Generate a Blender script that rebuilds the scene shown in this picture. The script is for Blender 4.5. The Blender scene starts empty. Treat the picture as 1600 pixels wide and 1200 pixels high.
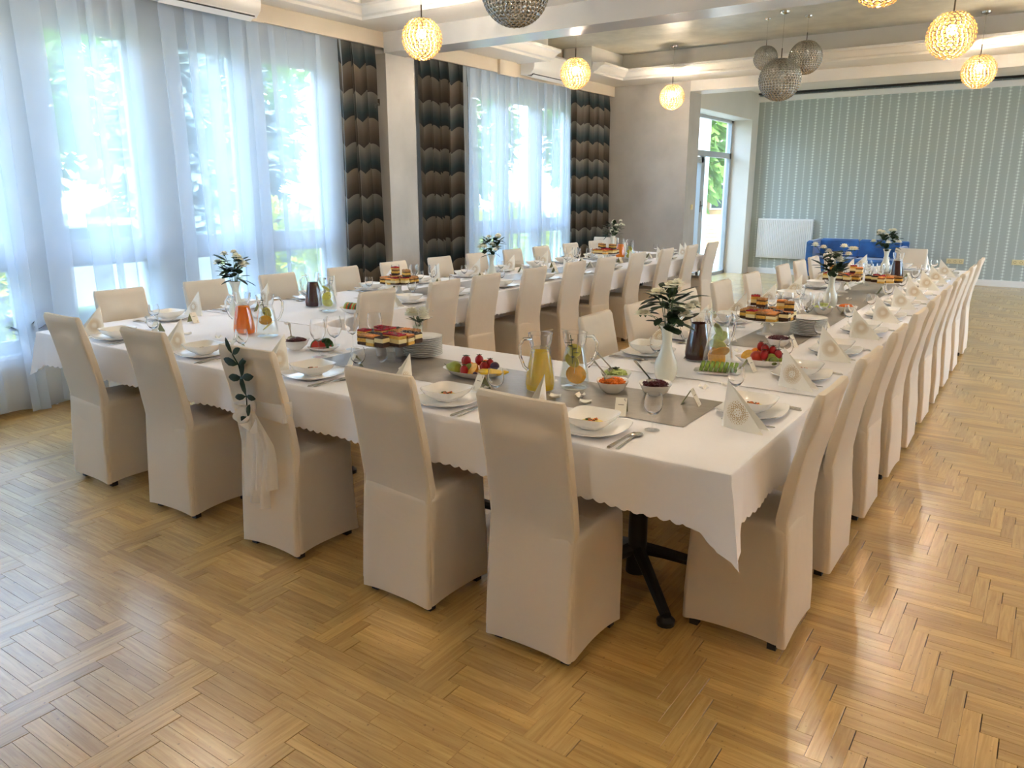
import bpy, math, random
from mathutils import Vector, Matrix
random.seed(7)
PI = math.pi
sc = bpy.context.scene
COL = sc.collection
# ---------------------------------------------------------------- camera
cd = bpy.data.cameras.new('camera'); cam = bpy.data.objects.new('camera', cd); COL.objects.link(cam)
cd.sensor_width = 36; cd.lens = 36 * 1205 / 1600; cd.clip_end = 300
cam.location = (0, 0, 1.6)
cam.rotation_euler = (math.radians(90 - 13.97), 0, math.radians(34.6))
sc.camera = cam
# ---------------------------------------------------------------- world, sun, exposure
w = bpy.data.worlds.new('sky'); sc.world = w; w.use_nodes = True
wn = w.node_tree.nodes; wl = w.node_tree.links
bg = wn['Background']; bg.inputs['Strength'].default_value = 1.7
wtc = wn.new('ShaderNodeTexCoord'); wsx = wn.new('ShaderNodeSeparateXYZ'); wr = wn.new('ShaderNodeValToRGB')
wl.new(wtc.outputs['Generated'], wsx.inputs[0]); wl.new(wsx.outputs['Z'], wr.inputs[0]); wl.new(wr.outputs[0], bg.inputs[0])
wr.color_ramp.elements[0].position = 0.0; wr.color_ramp.elements[0].color = (.66, .82, 1.0, 1)
wr.color_ramp.elements[1].position = 0.7; wr.color_ramp.elements[1].color = (.45, .67, 1.0, 1)
sd = bpy.data.lights.new('sun', 'SUN'); sd.energy = 2.0; sd.angle = math.radians(2); sd.color = (1, .95, .85)
sun = bpy.data.objects.new('sun', sd); COL.objects.link(sun); sun.rotation_euler = (math.radians(38), math.radians(28), 0)
sc.view_settings.view_transform = 'Standard'; sc.view_settings.look = 'None'
sc.view_settings.gamma = 1; sc.view_settings.use_curve_mapping = False
sc.view_settings.exposure = 2.68
sc.cycles.max_bounces = 12; sc.cycles.diffuse_bounces = 6; sc.cycles.glossy_bounces = 4
sc.cycles.transparent_max_bounces = 24; sc.cycles.transmission_bounces = 8
sc.cycles.caustics_reflective = False; sc.cycles.caustics_refractive = False
sc.cycles.sample_clamp_indirect = 6
LAMP_W = 78
# ---------------------------------------------------------------- materials
MATS = {}
def mat(name, color=(.8, .8, .8), rough=.5, metal=0, noise=0, nscale=8, bump=0, bscale=60, spec=.5, sheen=0, emis=None, estr=0, trans=0, sub=None):
    if name in MATS: return MATS[name]
    m = bpy.data.materials.new(name); m.use_nodes = True; MATS[name] = m
    nt = m.node_tree; N = nt.nodes; L = nt.links; p = N['Principled BSDF']
    p.inputs['Base Color'].default_value = (*color, 1); p.inputs['Roughness'].default_value = rough
    p.inputs['Metallic'].default_value = metal; p.inputs['Specular IOR Level'].default_value = spec
    if sheen: p.inputs['Sheen Weight'].default_value = sheen
    if trans: p.inputs['Transmission Weight'].default_value = trans
    if emis: p.inputs['Emission Color'].default_value = (*emis, 1); p.inputs['Emission Strength'].default_value = estr
    if noise or bump:
        tc = N.new('ShaderNodeTexCoord')
    if noise:
        n = N.new('ShaderNodeTexNoise'); n.inputs['Scale'].default_value = nscale; n.inputs['Detail'].default_value = 4
        L.new(tc.outputs['Object'], n.inputs['Vector'])
        r = N.new('ShaderNodeValToRGB'); r.color_ramp.elements[0].position = .3; r.color_ramp.elements[1].position = .7
        a = [max(0, c * (1 - noise)) for c in color]; b = [min(1, c * (1 + noise)) for c in color]
        r.color_ramp.elements[0].color = (*a, 1); r.color_ramp.elements[1].color = (*b, 1)
        L.new(n.outputs['Fac'], r.inputs[0]); L.new(r.outputs[0], p.inputs['Base Color'])
    if bump:
        n2 = N.new('ShaderNodeTexNoise'); n2.inputs['Scale'].default_value = bscale; n2.inputs['Detail'].default_value = 3
        L.new(tc.outputs['Object'], n2.inputs['Vector'])
        bp = N.new('ShaderNodeBump'); bp.inputs['Strength'].default_value = bump; bp.inputs['Distance'].default_value = .01
        L.new(n2.outputs['Fac'], bp.inputs['Height']); L.new(bp.outputs[0], p.inputs['Normal'])
    return m
def thin_glass(name, tint=(1, 1, 1), ior=1.5, gl=1.0):
    m = bpy.data.materials.new(name); m.use_nodes = True; MATS[name] = m
    nt = m.node_tree; N = nt.nodes; L = nt.links; N.remove(N['Principled BSDF'])
    t = N.new('ShaderNodeBsdfTransparent'); t.inputs[0].default_value = (*tint, 1)
    g = N.new('ShaderNodeBsdfGlossy'); g.inputs['Roughness'].default_value = .02; g.inputs[0].default_value = (gl, gl, gl, 1)
    f = N.new('ShaderNodeFresnel'); ge = N.new('ShaderNodeNewGeometry'); mr = N.new('ShaderNodeMapRange')
    mr.inputs['To Min'].default_value = ior; mr.inputs['To Max'].default_value = 1 / ior; L.new(ge.outputs['Backfacing'], mr.inputs[0]); L.new(mr.outputs[0], f.inputs[0])
    mx = N.new('ShaderNodeMixShader'); L.new(f.outputs[0], mx.inputs[0]); L.new(t.outputs[0], mx.inputs[1]); L.new(g.outputs[0], mx.inputs[2])
    L.new(mx.outputs[0], N['Material Output'].inputs[0]); return m
def cloth_mix(name, color, tr, dens=1.0, tcol=None):
    """translucent cloth: diffuse + translucent, optionally partly open weave (transparent)"""
    m = bpy.data.materials.new(name); m.use_nodes = True; MATS[name] = m
    nt = m.node_tree; N = nt.nodes; L = nt.links; N.remove(N['Principled BSDF'])
    d = N.new('ShaderNodeBsdfDiffuse'); d.inputs[0].default_value = (*color, 1)
    t = N.new('ShaderNodeBsdfTranslucent'); t.inputs[0].default_value = (*(tcol or color), 1)
    mx = N.new('ShaderNodeMixShader'); mx.inputs[0].default_value = tr
    L.new(d.outputs[0], mx.inputs[1]); L.new(t.outputs[0], mx.inputs[2]); o = mx
    if dens < 1:
        tp = N.new('ShaderNodeBsdfTransparent'); m2 = N.new('ShaderNodeMixShader'); m2.inputs[0].default_value = dens
        L.new(tp.outputs[0], m2.inputs[1]); L.new(mx.outputs[0], m2.inputs[2]); o = m2
    tc = N.new('ShaderNodeTexCoord'); nz = N.new('ShaderNodeTexNoise'); nz.inputs['Scale'].default_value = 9; nz.inputs['Detail'].default_value = 2
    L.new(tc.outputs['Object'], nz.inputs['Vector']); bp = N.new('ShaderNodeBump'); bp.inputs['Strength'].default_value = .35; bp.inputs['Distance'].default_value = .012
    L.new(nz.outputs['Fac'], bp.inputs['Height']); L.new(bp.outputs[0], d.inputs['Normal']); 
    L.new(o.outputs[0], N['Material Output'].inputs[0]); return m

M = {}
M['white_wall'] = mat('white plaster', (.72, .68, .62), .55, noise=.03, nscale=2, bump=.1, bscale=30)
M['soffit'] = mat('satin white soffit', (.70, .67, .62), .38, noise=.02, nscale=2)
M['beam_bottom'] = mat('satin pale grey beam', (.62, .63, .64), .25, noise=.03, nscale=2)
M['stucco'] = mat('satin stucco', (.50, .48, .40), .38, metal=.12, noise=.16, nscale=3.5, bump=.25, bscale=14)
M['stucco_wall'] = mat('pearl stucco wall', (.47, .445, .415), .42, metal=.15, noise=.09, nscale=2.6, bump=.2, bscale=12)
M['cloth'] = mat('white table linen', (.88, .86, .88), .85, bump=.12, bscale=14, sheen=.2)
M['cover'] = cloth_mix('white chair cover cloth', (.96, .87, .745), .34)
M['frame_wood'] = mat('dark chair wood', (.025, .02, .018), .5)
M['black'] = mat('black metal', (.01, .01, .011), .45)
M['runner'] = mat('taupe satin', (.30, .265, .225), .35, noise=.08, nscale=9, bump=.2, bscale=25)
M['china'] = mat('white glazed china', (.90, .88, .85), .16, spec=.6)
M['steel'] = mat('polished steel', (.55, .53, .5), .18, metal=1)
M['chrome'] = mat('brushed nickel', (.5, .47, .42), .25, metal=1)
M['dark_metal'] = mat('dark bronze metal', (.10, .08, .06), .35, metal=.9)
M['glass'] = thin_glass('clear table glass', (.97, .98, .98), 1.62)
M['wine_glass'] = mat('wine glass crystal', (1, 1, 1), .0, trans=1); M['wine_glass'].node_tree.nodes['Principled BSDF'].inputs['IOR'].default_value = 1.42
M['pane'] = thin_glass('window glass', (.96, .98, .98), 1.25)
M['pvc'] = mat('grey window frame', (.42, .45, .48), .4)
M['white_pvc'] = mat('white lacquer', (.82, .82, .82), .35)
M['sheer'] = cloth_mix('sheer voile', (.80, .88, .97), .62, .55, (.80, .89, 1.0))
M['bow'] = cloth_mix('cream organza', (.97, .94, .90), .35, .90)
M['leaf'] = mat('dark glossy leaf', (.010, .028, .010), .5, spec=.3, noise=.3, nscale=20)
M['stem'] = mat('green stem', (.05, .12, .03), .5)
M['petal'] = cloth_mix('cream petals', (.97, .95, .84), .25)
M['vase'] = mat('milky white glass', (.78, .80, .72), .18)
M['paper'] = mat('cream napkin paper', (.93, .91, .84), .8)
M['gold'] = mat('pale gold print', (.50, .33, .11), .6)
M['card'] = mat('ivory card', (.85, .80, .68), .6)
M['card_in'] = mat('olive card inside', (.30, .31, .14), .6)
M['ink'] = mat('grey print', (.30, .26, .22), .7)
M['blue'] = mat('blue velvet', (.012, .10, .33), .7, noise=.35, nscale=5, sheen=.6)
M['radiator'] = mat('white enamel', (.82, .82, .82), .35)
M['socket'] = mat('yellowed plastic', (.75, .66, .40), .4)
M['petal_white'] = mat('white rose petal', (.88, .85, .78), .7)

# parquet oak, planks along x or along y
def oak(name, along_x):
    m = bpy.data.materials.new(name); m.use_nodes = True
    nt = m.node_tree; N = nt.nodes; L = nt.links; p = N['Principled BSDF']
    geo = N.new('ShaderNodeNewGeometry'); oi = N.new('ShaderNodeObjectInfo')
    add = N.new('ShaderNodeMath'); add.operation = 'ADD'; L.new(geo.outputs['Random Per Island'], add.inputs[0]); L.new(oi.outputs['Random'], add.inputs[1])
    fr = N.new('ShaderNodeMath'); fr.operation = 'FRACT'; L.new(add.outputs[0], fr.inputs[0])
    cmb = N.new('ShaderNodeCombineXYZ'); ml = N.new('ShaderNodeMath'); ml.operation = 'MULTIPLY'; ml.inputs[1].default_value = 37
    L.new(fr.outputs[0], ml.inputs[0]); L.new(ml.outputs[0], cmb.inputs[2])
    va = N.new('ShaderNodeVectorMath'); va.operation = 'ADD'; L.new(geo.outputs['Position'], va.inputs[0]); L.new(cmb.outputs[0], va.inputs[1])
    mp = N.new('ShaderNodeMapping'); mp.inputs['Scale'].default_value = (3, 45, 1) if along_x else (45, 3, 1); L.new(va.outputs[0], mp.inputs[0])
    n = N.new('ShaderNodeTexNoise'); n.inputs['Scale'].default_value = 1.6; n.inputs['Detail'].default_value = 5; n.inputs['Distortion'].default_value = .8; L.new(mp.outputs[0], n.inputs[0])
    r = N.new('ShaderNodeValToRGB'); e = r.color_ramp.elements
    e[0].position = .28; e[0].color = (.50, .285, .068, 1); e[1].position = .72; e[1].color = (.70, .455, .155, 1)
    L.new(n.outputs['Fac'], r.inputs[0])
    tone = N.new('ShaderNodeValToRGB'); t = tone.color_ramp.elements
    t[0].position = 0; t[0].color = (.80, .76, .72, 1); t[1].position = 1; t[1].color = (1.12, 1.1, 1.08, 1)
    q = t.new(.25); q.color = (.90, .88, .86, 1); q = t.new(.6); q.color = (.97, .97, .95, 1)
    L.new(fr.outputs[0], tone.inputs[0])
    mx = N.new('ShaderNodeMix'); mx.data_type = 'RGBA'; mx.blend_type = 'MULTIPLY'; mx.inputs['Factor'].default_value = 1
    L.new(r.outputs[0], mx.inputs['A']); L.new(tone.outputs[0], mx.inputs['B'])
    # wear: fine dark pores and scuffs
    n3 = N.new('ShaderNodeTexNoise'); n3.inputs['Scale'].default_value = 60; n3.inputs['Detail'].default_value = 2; L.new(geo.outputs['Position'], n3.inputs[0])
    r3 = N.new('ShaderNodeValToRGB'); r3.color_ramp.elements[0].position = .24; r3.color_ramp.elements[0].color = (.45, .4, .35, 1); r3.color_ramp.elements[1].position = .33
    r3.color_ramp.elements[1].color = (1, 1, 1, 1); L.new(n3.outputs['Fac'], r3.inputs[0])
    mx2 = N.new('ShaderNodeMix'); mx2.data_type = 'RGBA'; mx2.blend_type = 'MULTIPLY'; mx2.inputs['Factor'].default_value = .8
    L.new(mx.outputs['Result'], mx2.inputs['A']); L.new(r3.outputs[0], mx2.inputs['B']); L.new(mx2.outputs['Result'], p.inputs['Base Color'])
    n4 = N.new('ShaderNodeTexNoise'); n4.inputs['Scale'].default_value = 3; n4.inputs['Detail'].default_value = 6; L.new(geo.outputs['Position'], n4.inputs[0])
    rr = N.new('ShaderNodeMapRange'); rr.inputs['To Min'].default_value = .3; rr.inputs['To Max'].default_value = .5; L.new(n4.outputs['Fac'], rr.inputs[0]); L.new(rr.outputs[0], p.inputs['Roughness'])
    bp = N.new('ShaderNodeBump'); bp.inputs['Strength'].default_value = .05; bp.inputs['Distance'].default_value = .003
    L.new(n.outputs['Fac'], bp.inputs['Height']); L.new(bp.outputs[0], p.inputs['Normal'])
    p.inputs['Coat Weight'].default_value = 1.0; p.inputs['Coat Roughness'].default_value = .25; p.inputs['Coat IOR'].default_value = 1.6
    return m
OAKX = oak('oak plank along x', True); OAKY = oak('oak plank along y', False)

def wallpaper():
    m = bpy.data.materials.new('grey striped wallpaper'); m.use_nodes = True
    nt = m.node_tree; N = nt.nodes; L = nt.links; p = N['Principled BSDF']; p.inputs['Roughness'].default_value = .6
    g = N.new('ShaderNodeNewGeometry'); s = N.new('ShaderNodeSeparateXYZ'); L.new(g.outputs['Position'], s.inputs[0])
    def mth(op, a, b=None, c=None):
        n = N.new('ShaderNodeMath'); n.operation = op
        for i, v in enumerate((a, b, c)):
            if v is None: continue
            if isinstance(v, (int, float)): n.inputs[i].default_value = v
            else: L.new(v, n.inputs[i])
        return n.outputs[0]
    X = s.outputs['X']; Z = s.outputs['Z']
    fx = mth('FRACT', mth('DIVIDE', X, .14)); par = mth('FRACT', mth('DIVIDE', X, .28)); par = mth('GREATER_THAN', par, .5)
    line = mth('SUBTRACT', 1, mth('MINIMUM', 1, mth('DIVIDE', mth('ABSOLUTE', mth('SUBTRACT', fx, .5)), .09)))
    tooth = mth('GREATER_THAN', mth('SINE', mth('MULTIPLY', Z, 2 * PI / .052)), 0)
    wide = mth('SUBTRACT', 1, mth('MINIMUM', 1, mth('DIVIDE', mth('ABSOLUTE', mth('SUBTRACT', fx, .5)), .26)))
    teeth = mth('MULTIPLY', mth('MULTIPLY', wide, tooth), mth('MULTIPLY_ADD', par, .5, .22))
    v = mth('MINIMUM', 1, mth('ADD', mth('MULTIPLY', line, .55), teeth))
    r = N.new('ShaderNodeValToRGB'); r.color_ramp.elements[0].color = (.37, .425, .42, 1); r.color_ramp.elements[1].color = (.70, .78, .76, 1)
    L.new(v, r.inputs[0]); L.new(r.outputs[0], p.inputs['Base Color']); return m
M['wallpaper'] = wallpaper()

def curtain_pattern():
    m = bpy.data.materials.new('scalloped ombre curtain'); m.use_nodes = True
    nt = m.node_tree; N = nt.nodes; L = nt.links; p = N['Principled BSDF']; p.inputs['Roughness'].default_value = .75; p.inputs['Sheen Weight'].default_value = .3
    uv = N.new('ShaderNodeUVMap'); s = N.new('ShaderNodeSeparateXYZ'); L.new(uv.outputs[0], s.inputs[0])
    def mth(op, a, b=None, c=None):
        n = N.new('ShaderNodeMath'); n.operation = op
        for i, v in enumerate((a, b, c)):
            if v is None: continue
            if isinstance(v, (int, float)): n.inputs[i].default_value = v
            else: L.new(v, n.inputs[i])
        return n.outputs[0]
    U = s.outputs['X']; V = s.outputs['Y']
    arch = mth('ABSOLUTE', mth('SINE', mth('MULTIPLY', U, PI / .21)))
    t = mth('DIVIDE', mth('SUBTRACT', mth('MULTIPLY', arch, .055), V), .262)   # counts bands downward
    f = mth('FRACT', t); par = mth('FRACT', mth('MULTIPLY', mth('FLOOR', t), .5)); par = mth('GREATER_THAN', par, .25)
    r1 = N.new('ShaderNodeValToRGB'); e = r1.color_ramp.elements
    e[0].position = 0; e[0].color = (.19, .175, .15, 1); e[1].position = 1; e[1].color = (.002, .006, .009, 1)
    a = e.new(.45); a.color = (.06, .067, .066, 1); a = e.new(.72); a.color = (.006, .026, .034, 1)
    r2 = N.new('ShaderNodeValToRGB'); e = r2.color_ramp.elements
    e[0].position = 0; e[0].color = (.17, .14, .11, 1); e[1].position = 1; e[1].color = (.022, .014, .01, 1)
    a = e.new(.6); a.color = (.07, .05, .034, 1)
    L.new(f, r1.inputs[0]); L.new(f, r2.inputs[0])
    mx = N.new('ShaderNodeMix'); mx.data_type = 'RGBA'; L.new(par, mx.inputs['Factor']); L.new(r1.outputs[0], mx.inputs['A']); L.new(r2.outputs[0], mx.inputs['B'])
    L.new(mx.outputs['Result'], p.inputs['Base Color']); return m
M['curtain'] = curtain_pattern()

# ---------------------------------------------------------------- mesh builder
class MB:
    def __init__(s): s.v = []; s.f = []; s.mi = []; s.uv = []; s.xf = Matrix(); s.m = 0; s.cache = None
    def add(s, vs, fs, uvs=None):
        b = len(s.v); s.v += [tuple(s.xf @ Vector(v)) for v in vs]
        s.uv += uvs if uvs else [(0, 0)] * len(vs)
        s.f += [tuple(b + i for i in f) for f in fs]; s.mi += [s.m] * len(fs); return s
    def box(s, x0, x1, y0, y1, z0, z1, bev=0):
        if bev:
            return s.lofts([(x0 + bev, x1 - bev, y0 + bev, y1 - bev, z0), (x0, x1, y0, y1, z0 + bev), (x0, x1, y0, y1, z1 - bev), (x0 + bev, x1 - bev, y0 + bev, y1 - bev, z1)])
        return s.add([(x0, y0, z0), (x1, y0, z0), (x1, y1, z0), (x0, y1, z0), (x0, y0, z1), (x1, y0, z1), (x1, y1, z1), (x0, y1, z1)],
                     [(3, 2, 1, 0), (4, 5, 6, 7), (0, 1, 5, 4), (1, 2, 6, 5), (2, 3, 7, 6), (3, 0, 4, 7)])
    def lofts(s, R):
        vs = []; fs = []
        for (x0, x1, y0, y1, z) in R: vs += [(x0, y0, z), (x1, y0, z), (x1, y1, z), (x0, y1, z)]
        n = len(R)
        for i in range(n - 1):
            for j in range(4): fs.append((i * 4 + j, i * 4 + (j + 1) % 4, i * 4 + 4 + (j + 1) % 4, i * 4 + 4 + j))
        fs += [(3, 2, 1, 0), tuple(4 * (n - 1) + j for j in range(4))]
        return s.add(vs, fs)
    def rings(s, rings, closed=True, cap0=False, cap1=False, uvs=None):
        n = len(rings[0]); vs = [p for r in rings for p in r]; fs = []
        for i in range(len(rings) - 1):
            for j in range(n if closed else n - 1):
                k = (j + 1) % n; fs.append((i * n + j, i * n + k, (i + 1) * n + k, (i + 1) * n + j))
        if cap0: fs.append(tuple(reversed(range(n))))
        if cap1: fs.append(tuple((len(rings) - 1) * n + j for j in range(n)))
        return s.add(vs, fs, uvs)
    def lathe(s, prof, n=16, cx=0, cy=0, cap0=False, cap1=False):
        return s.rings([[(cx + r * math.cos(2 * PI * j / n), cy + r * math.sin(2 * PI * j / n), z) for j in range(n)] for r, z in prof], True, cap0, cap1)
    def sq(s, prof, n=32, p=4, lift=0, cap0=False, cap1=False):
        """superellipse loft; prof = (half width, z, corner lift)"""
        R = []
        for r, z, cl in prof:
            ring = []
            for j in range(n):
                a = 2 * PI * (j + .5) / n; c, d = math.cos(a), math.sin(a); k = (abs(c) ** p + abs(d) ** p) ** (-1 / p)
                ring.append((r * k * c, r * k * d, z + cl * abs(math.sin(2 * a)) ** 3))
            R.append(ring)
        return s.rings(R, True, cap0, cap1)
    def tube(s, pts, r, n=6, cap=True):
        pts = [Vector(p) for p in pts]; rr = r if isinstance(r, (list, tuple)) else [r] * len(pts); R = []
        up = Vector((0, 0, 1))
        t0 = (pts[1] - pts[0]).normalized(); a = t0.orthogonal().normalized()
        for i, p in enumerate(pts):
            t = ((pts[min(i + 1, len(pts) - 1)] - pts[max(i - 1, 0)])).normalized()
            a = (a - t * a.dot(t)).normalized(); b = t.cross(a)
            R.append([tuple(p + (a * math.cos(2 * PI * j / n) + b * math.sin(2 * PI * j / n)) * rr[i]) for j in range(n)])
        return s.rings(R, True, cap, cap)
    def sphere(s, c, r, n=10, m=6, sc=(1, 1, 1)):
        R = []
        for i in range(m + 1):
            t = PI * i / m; R.append([(c[0] + sc[0] * r * max(math.sin(t), .02) * math.cos(2 * PI * j / n), c[1] + sc[1] * r * max(math.sin(t), .02) * math.sin(2 * PI * j / n), c[2] - sc[2] * r * math.cos(t)) for j in range(n)])
        return s.rings(R, True, True, True)
    def grid(s, fn, nu, nv, uvf=None):
        vs = []; fs = []; uv = []
        for j in range(nv + 1):
            for i in range(nu + 1):
                vs.append(fn(i / nu, j / nv)); uv.append(uvf(i / nu, j / nv) if uvf else (i / nu, j / nv))
        for j in range(nv):
            for i in range(nu): a = j * (nu + 1) + i; fs.append((a, a + 1, a + nu + 2, a + nu + 1))
        return s.add(vs, fs, uv)
    def prism(s, poly, z0, z1):
        n = len(poly); vs = [(x, y, z0) for x, y in poly] + [(x, y, z1) for x, y in poly]
        return s.add(vs, [tuple(reversed(range(n))), tuple(range(n, 2 * n))] + [(i, (i + 1) % n, n + (i + 1) % n, n + i) for i in range(n)])
    def leaf(s, base, d, up, L, W, bend=.25):
        d = Vector(d).normalized(); up = Vector(up); side = d.cross(up)
        side = side.normalized() if side.length > .01 else d.orthogonal().normalized(); nn = side.cross(d).normalized(); b = Vector(base)
        P = [b]; 
        for t, k in ((.3, .8), (.6, 1), (.85, .6)):
            c = b + d * L * t - nn * bend * L * t * t
            P += [c - side * W * .5 * k, c + nn * W * .08, c + side * W * .5 * k]
        P.append(b + d * L - nn * bend * L)
        return s.add([tuple(p) for p in P], [(0, 2, 1), (0, 3, 2), (1, 2, 5, 4), (2, 3, 6, 5), (4, 5, 8, 7), (5, 6, 9, 8), (7, 8, 10), (8, 9, 10)])
    def mesh(s, name, mats, smooth=True):
        me = bpy.data.meshes.new(name); me.from_pydata(s.v, [], s.f)
        for m in (mats if isinstance(mats, (list, tuple)) else [mats]): me.materials.append(m)
        if any(s.mi): me.polygons.foreach_set('material_index', s.mi)
        if any(u != (0, 0) for u in s.uv):
            ul = me.uv_layers.new(name='UVMap'); li = [0] * len(me.loops); me.loops.foreach_get('vertex_index', li)
            ul.data.foreach_set('uv', [c for i in li for c in s.uv[i]])
        if smooth:
            me.polygons.foreach_set('use_smooth', [True] * len(me.polygons)); me.update()
            me.set_sharp_from_angle(angle=math.radians(38))
        me.update(); s.cache = me; return me
    def build(s, name, mats, parent=None, smooth=True):
        o = bpy.data.objects.new(name, s.cache or s.mesh(name, mats, smooth)); COL.objects.link(o)
        if parent is not None: o.parent = parent
        return o
def tag(o, label=None, cat=None, group=None, kind=None):
    if label: o['label'] = label
    if cat: o['category'] = cat
    if group: o['group'] = group
    if kind: o['kind'] = kind
    return o
def thing(name, label, cat, loc=(0, 0, 0), rz=0, group=None):
    o = bpy.data.objects.new(name, None); o.empty_display_size = .05; COL.objects.link(o)
    o.location = loc; o.rotation_euler = (0, 0, rz); return tag(o, label, cat, group)
def copy_tree(o, parent=None):
    c = o.copy(); COL.objects.link(c); c.parent = parent
    for ch in list(o.children): copy_tree(ch, c)
    return c
class Kit:
    """first call places the prototype, later calls place copies"""
    def __init__(s, root): s.root = root; s.used = False
    def place(s, loc, rz, label, group=None, cat=None, scale=1):
        o = copy_tree(s.root) if s.used else s.root; s.used = True
        o.location = loc; o.rotation_euler = (0, 0, rz); o.scale = (scale,) * 3
        tag(o, label, cat, group); return o
def struct(name, mb, m, parent=None, smooth=False):
    o = mb.build(name, m, parent, smooth)
    if parent is None: o['kind'] = 'structure'
    return o
def B(*a, **k): return MB().box(*a, **k)

# ================================================================ SETTING
# floor: screed base with herringbone oak planks as parts
U = .0515
base = struct('floor', B(-6.4, 3.6, -4, 16.1, -.12, -.012), mat('dark joint', (.10, .055, .02), .7))
xs0, xs1, ys0, ys1 = -6.25, 3.5, -1.2, 15.95
PX = []; PY = []     # plank rectangles
def clipr(r, a, b):
    y0, y1 = max(r[2], a), min(r[3], b)
    return (r[0], r[1], y0, y1) if y1 - y0 > .008 else None
def inroom(r):
    x0, x1 = max(r[0], xs0), min(r[1], xs1)
    return (x0, x1, r[2], r[3]) if x1 - x0 > .01 else None
for k in range(-150, 60):
    top = 2.069 - k * 2 * U
    if top > ys1 + .3 or top < ys0 - .3: continue
    for m in range(-60, 60):
        xr = -.804 + k * U * .981 + m * 9 * U
        if xr < xs0 - .6 or xr > xs1 + .6: continue
        cand = [(PX, (xr - 6 * U, xr, top - U, top)), (PX, (xr - 6 * U, xr, top - 2 * U, top - U)), (PY, (xr, xr + U, top - 2 * U, top + 4 * U)), ]
        for lst, r in cand:
            for (a, b) in ((1.672, ys1), (ys0, 1.344)):
                q = clipr(r, a, b); q = q and inroom(q)
                if q: lst.append(q)
for i in range(6):        # straight frieze running along x
    x = xs0 + random.random() * .3 - .3
    while x < xs1:
        L_ = random.choice((.31, .36, .42)); q = inroom((x, x + L_, 1.344 + i * .3280 / 6, 1.344 + (i + 1) * .3280 / 6)); x += L_
        if q: PX.append(q)
def vis(cx, cy):
    p = cam.matrix_basis.inverted() @ Vector((cx, cy, 0))
    if p.z > -.3: return None
    u, v = 800 + 1205 * p.x / -p.z, 600 - 1205 * p.y / -p.z
    return math.hypot(cx, cy) if 0 < u < 1600 and 0 < v < 1200 else None
cam_m = Matrix.Translation(cam.location) @ cam.rotation_euler.to_matrix().to_4x4()
cam.matrix_basis = cam_m
hidden = [(-4.62, -1.0, 2.1, 3.2), (-.75, -.0, 9e9, 9e9)]
allp = []
for lst, tag_ in ((PX, 0), (PY, 1)):
    for r in lst:
        d = vis((r[0] + r[1]) / 2, (r[2] + r[3]) / 2)
        cx, cy = (r[0] + r[1]) / 2, (r[2] + r[3]) / 2
        allp.append((d if d is not None and not (cx < -.6 and cy > 2.15) else 1e9, tag_, r))
allp.sort(key=lambda t: t[0])
PM = {}
def plank_mesh(w_, h_, tg, joined=None, c=(0, 0), dz=0):
    b = .0003; g = .0005
    mb = joined or MB(); x0, x1, y0, y1 = c[0] - w_ / 2 + g, c[0] + w_ / 2 - g, c[1] - h_ / 2 + g, c[1] + h_ / 2 - g
    mb.add([(x0, y0, -.012), (x1, y0, -.012), (x1, y1, -.012), (x0, y1, -.012), (x0, y0, -b + dz), (x1, y0, -b + dz), (x1, y1, -b + dz), (x0, y1, -b + dz),
            (x0 + b, y0 + b, dz), (x1 - b, y0 + b, dz), (x1 - b, y1 - b, dz), (x0 + b, y1 - b, dz)],
           [(0, 1, 5, 4), (1, 2, 6, 5), (2, 3, 7, 6), (3, 0, 4, 7), (4, 5, 9, 8), (5, 6, 10, 9), (6, 7, 11, 10), (7, 4, 8, 11), (8, 9, 10, 11)])
    return mb
for d, tg, r in allp[:300]:
    w_, h_ = round(r[1] - r[0], 3), round(r[3] - r[2], 3); key = (w_, h_, tg)
    if key not in PM: PM[key] = plank_mesh(w_, h_, tg).mesh('plank', OAKY if tg else OAKX, False)
    o = bpy.data.objects.new('plank', PM[key]); COL.objects.link(o); o.parent = base
    o.location = ((r[0] + r[1]) / 2, (r[2] + r[3]) / 2, random.uniform(-.0002, .0001))
rest = [MB(), MB()]
for d, tg, r in allp[300:]:
    plank_mesh(r[1] - r[0], r[3] - r[2], tg, rest[tg], ((r[0] + r[1]) / 2, (r[2] + r[3]) / 2), random.uniform(-.0002, .0001))
for tg in (0, 1): tag(rest[tg].build('parquet_planks', OAKY if tg else OAKX, base, False), kind='stuff')

WW = -6.25            # inner face of window wall
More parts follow.
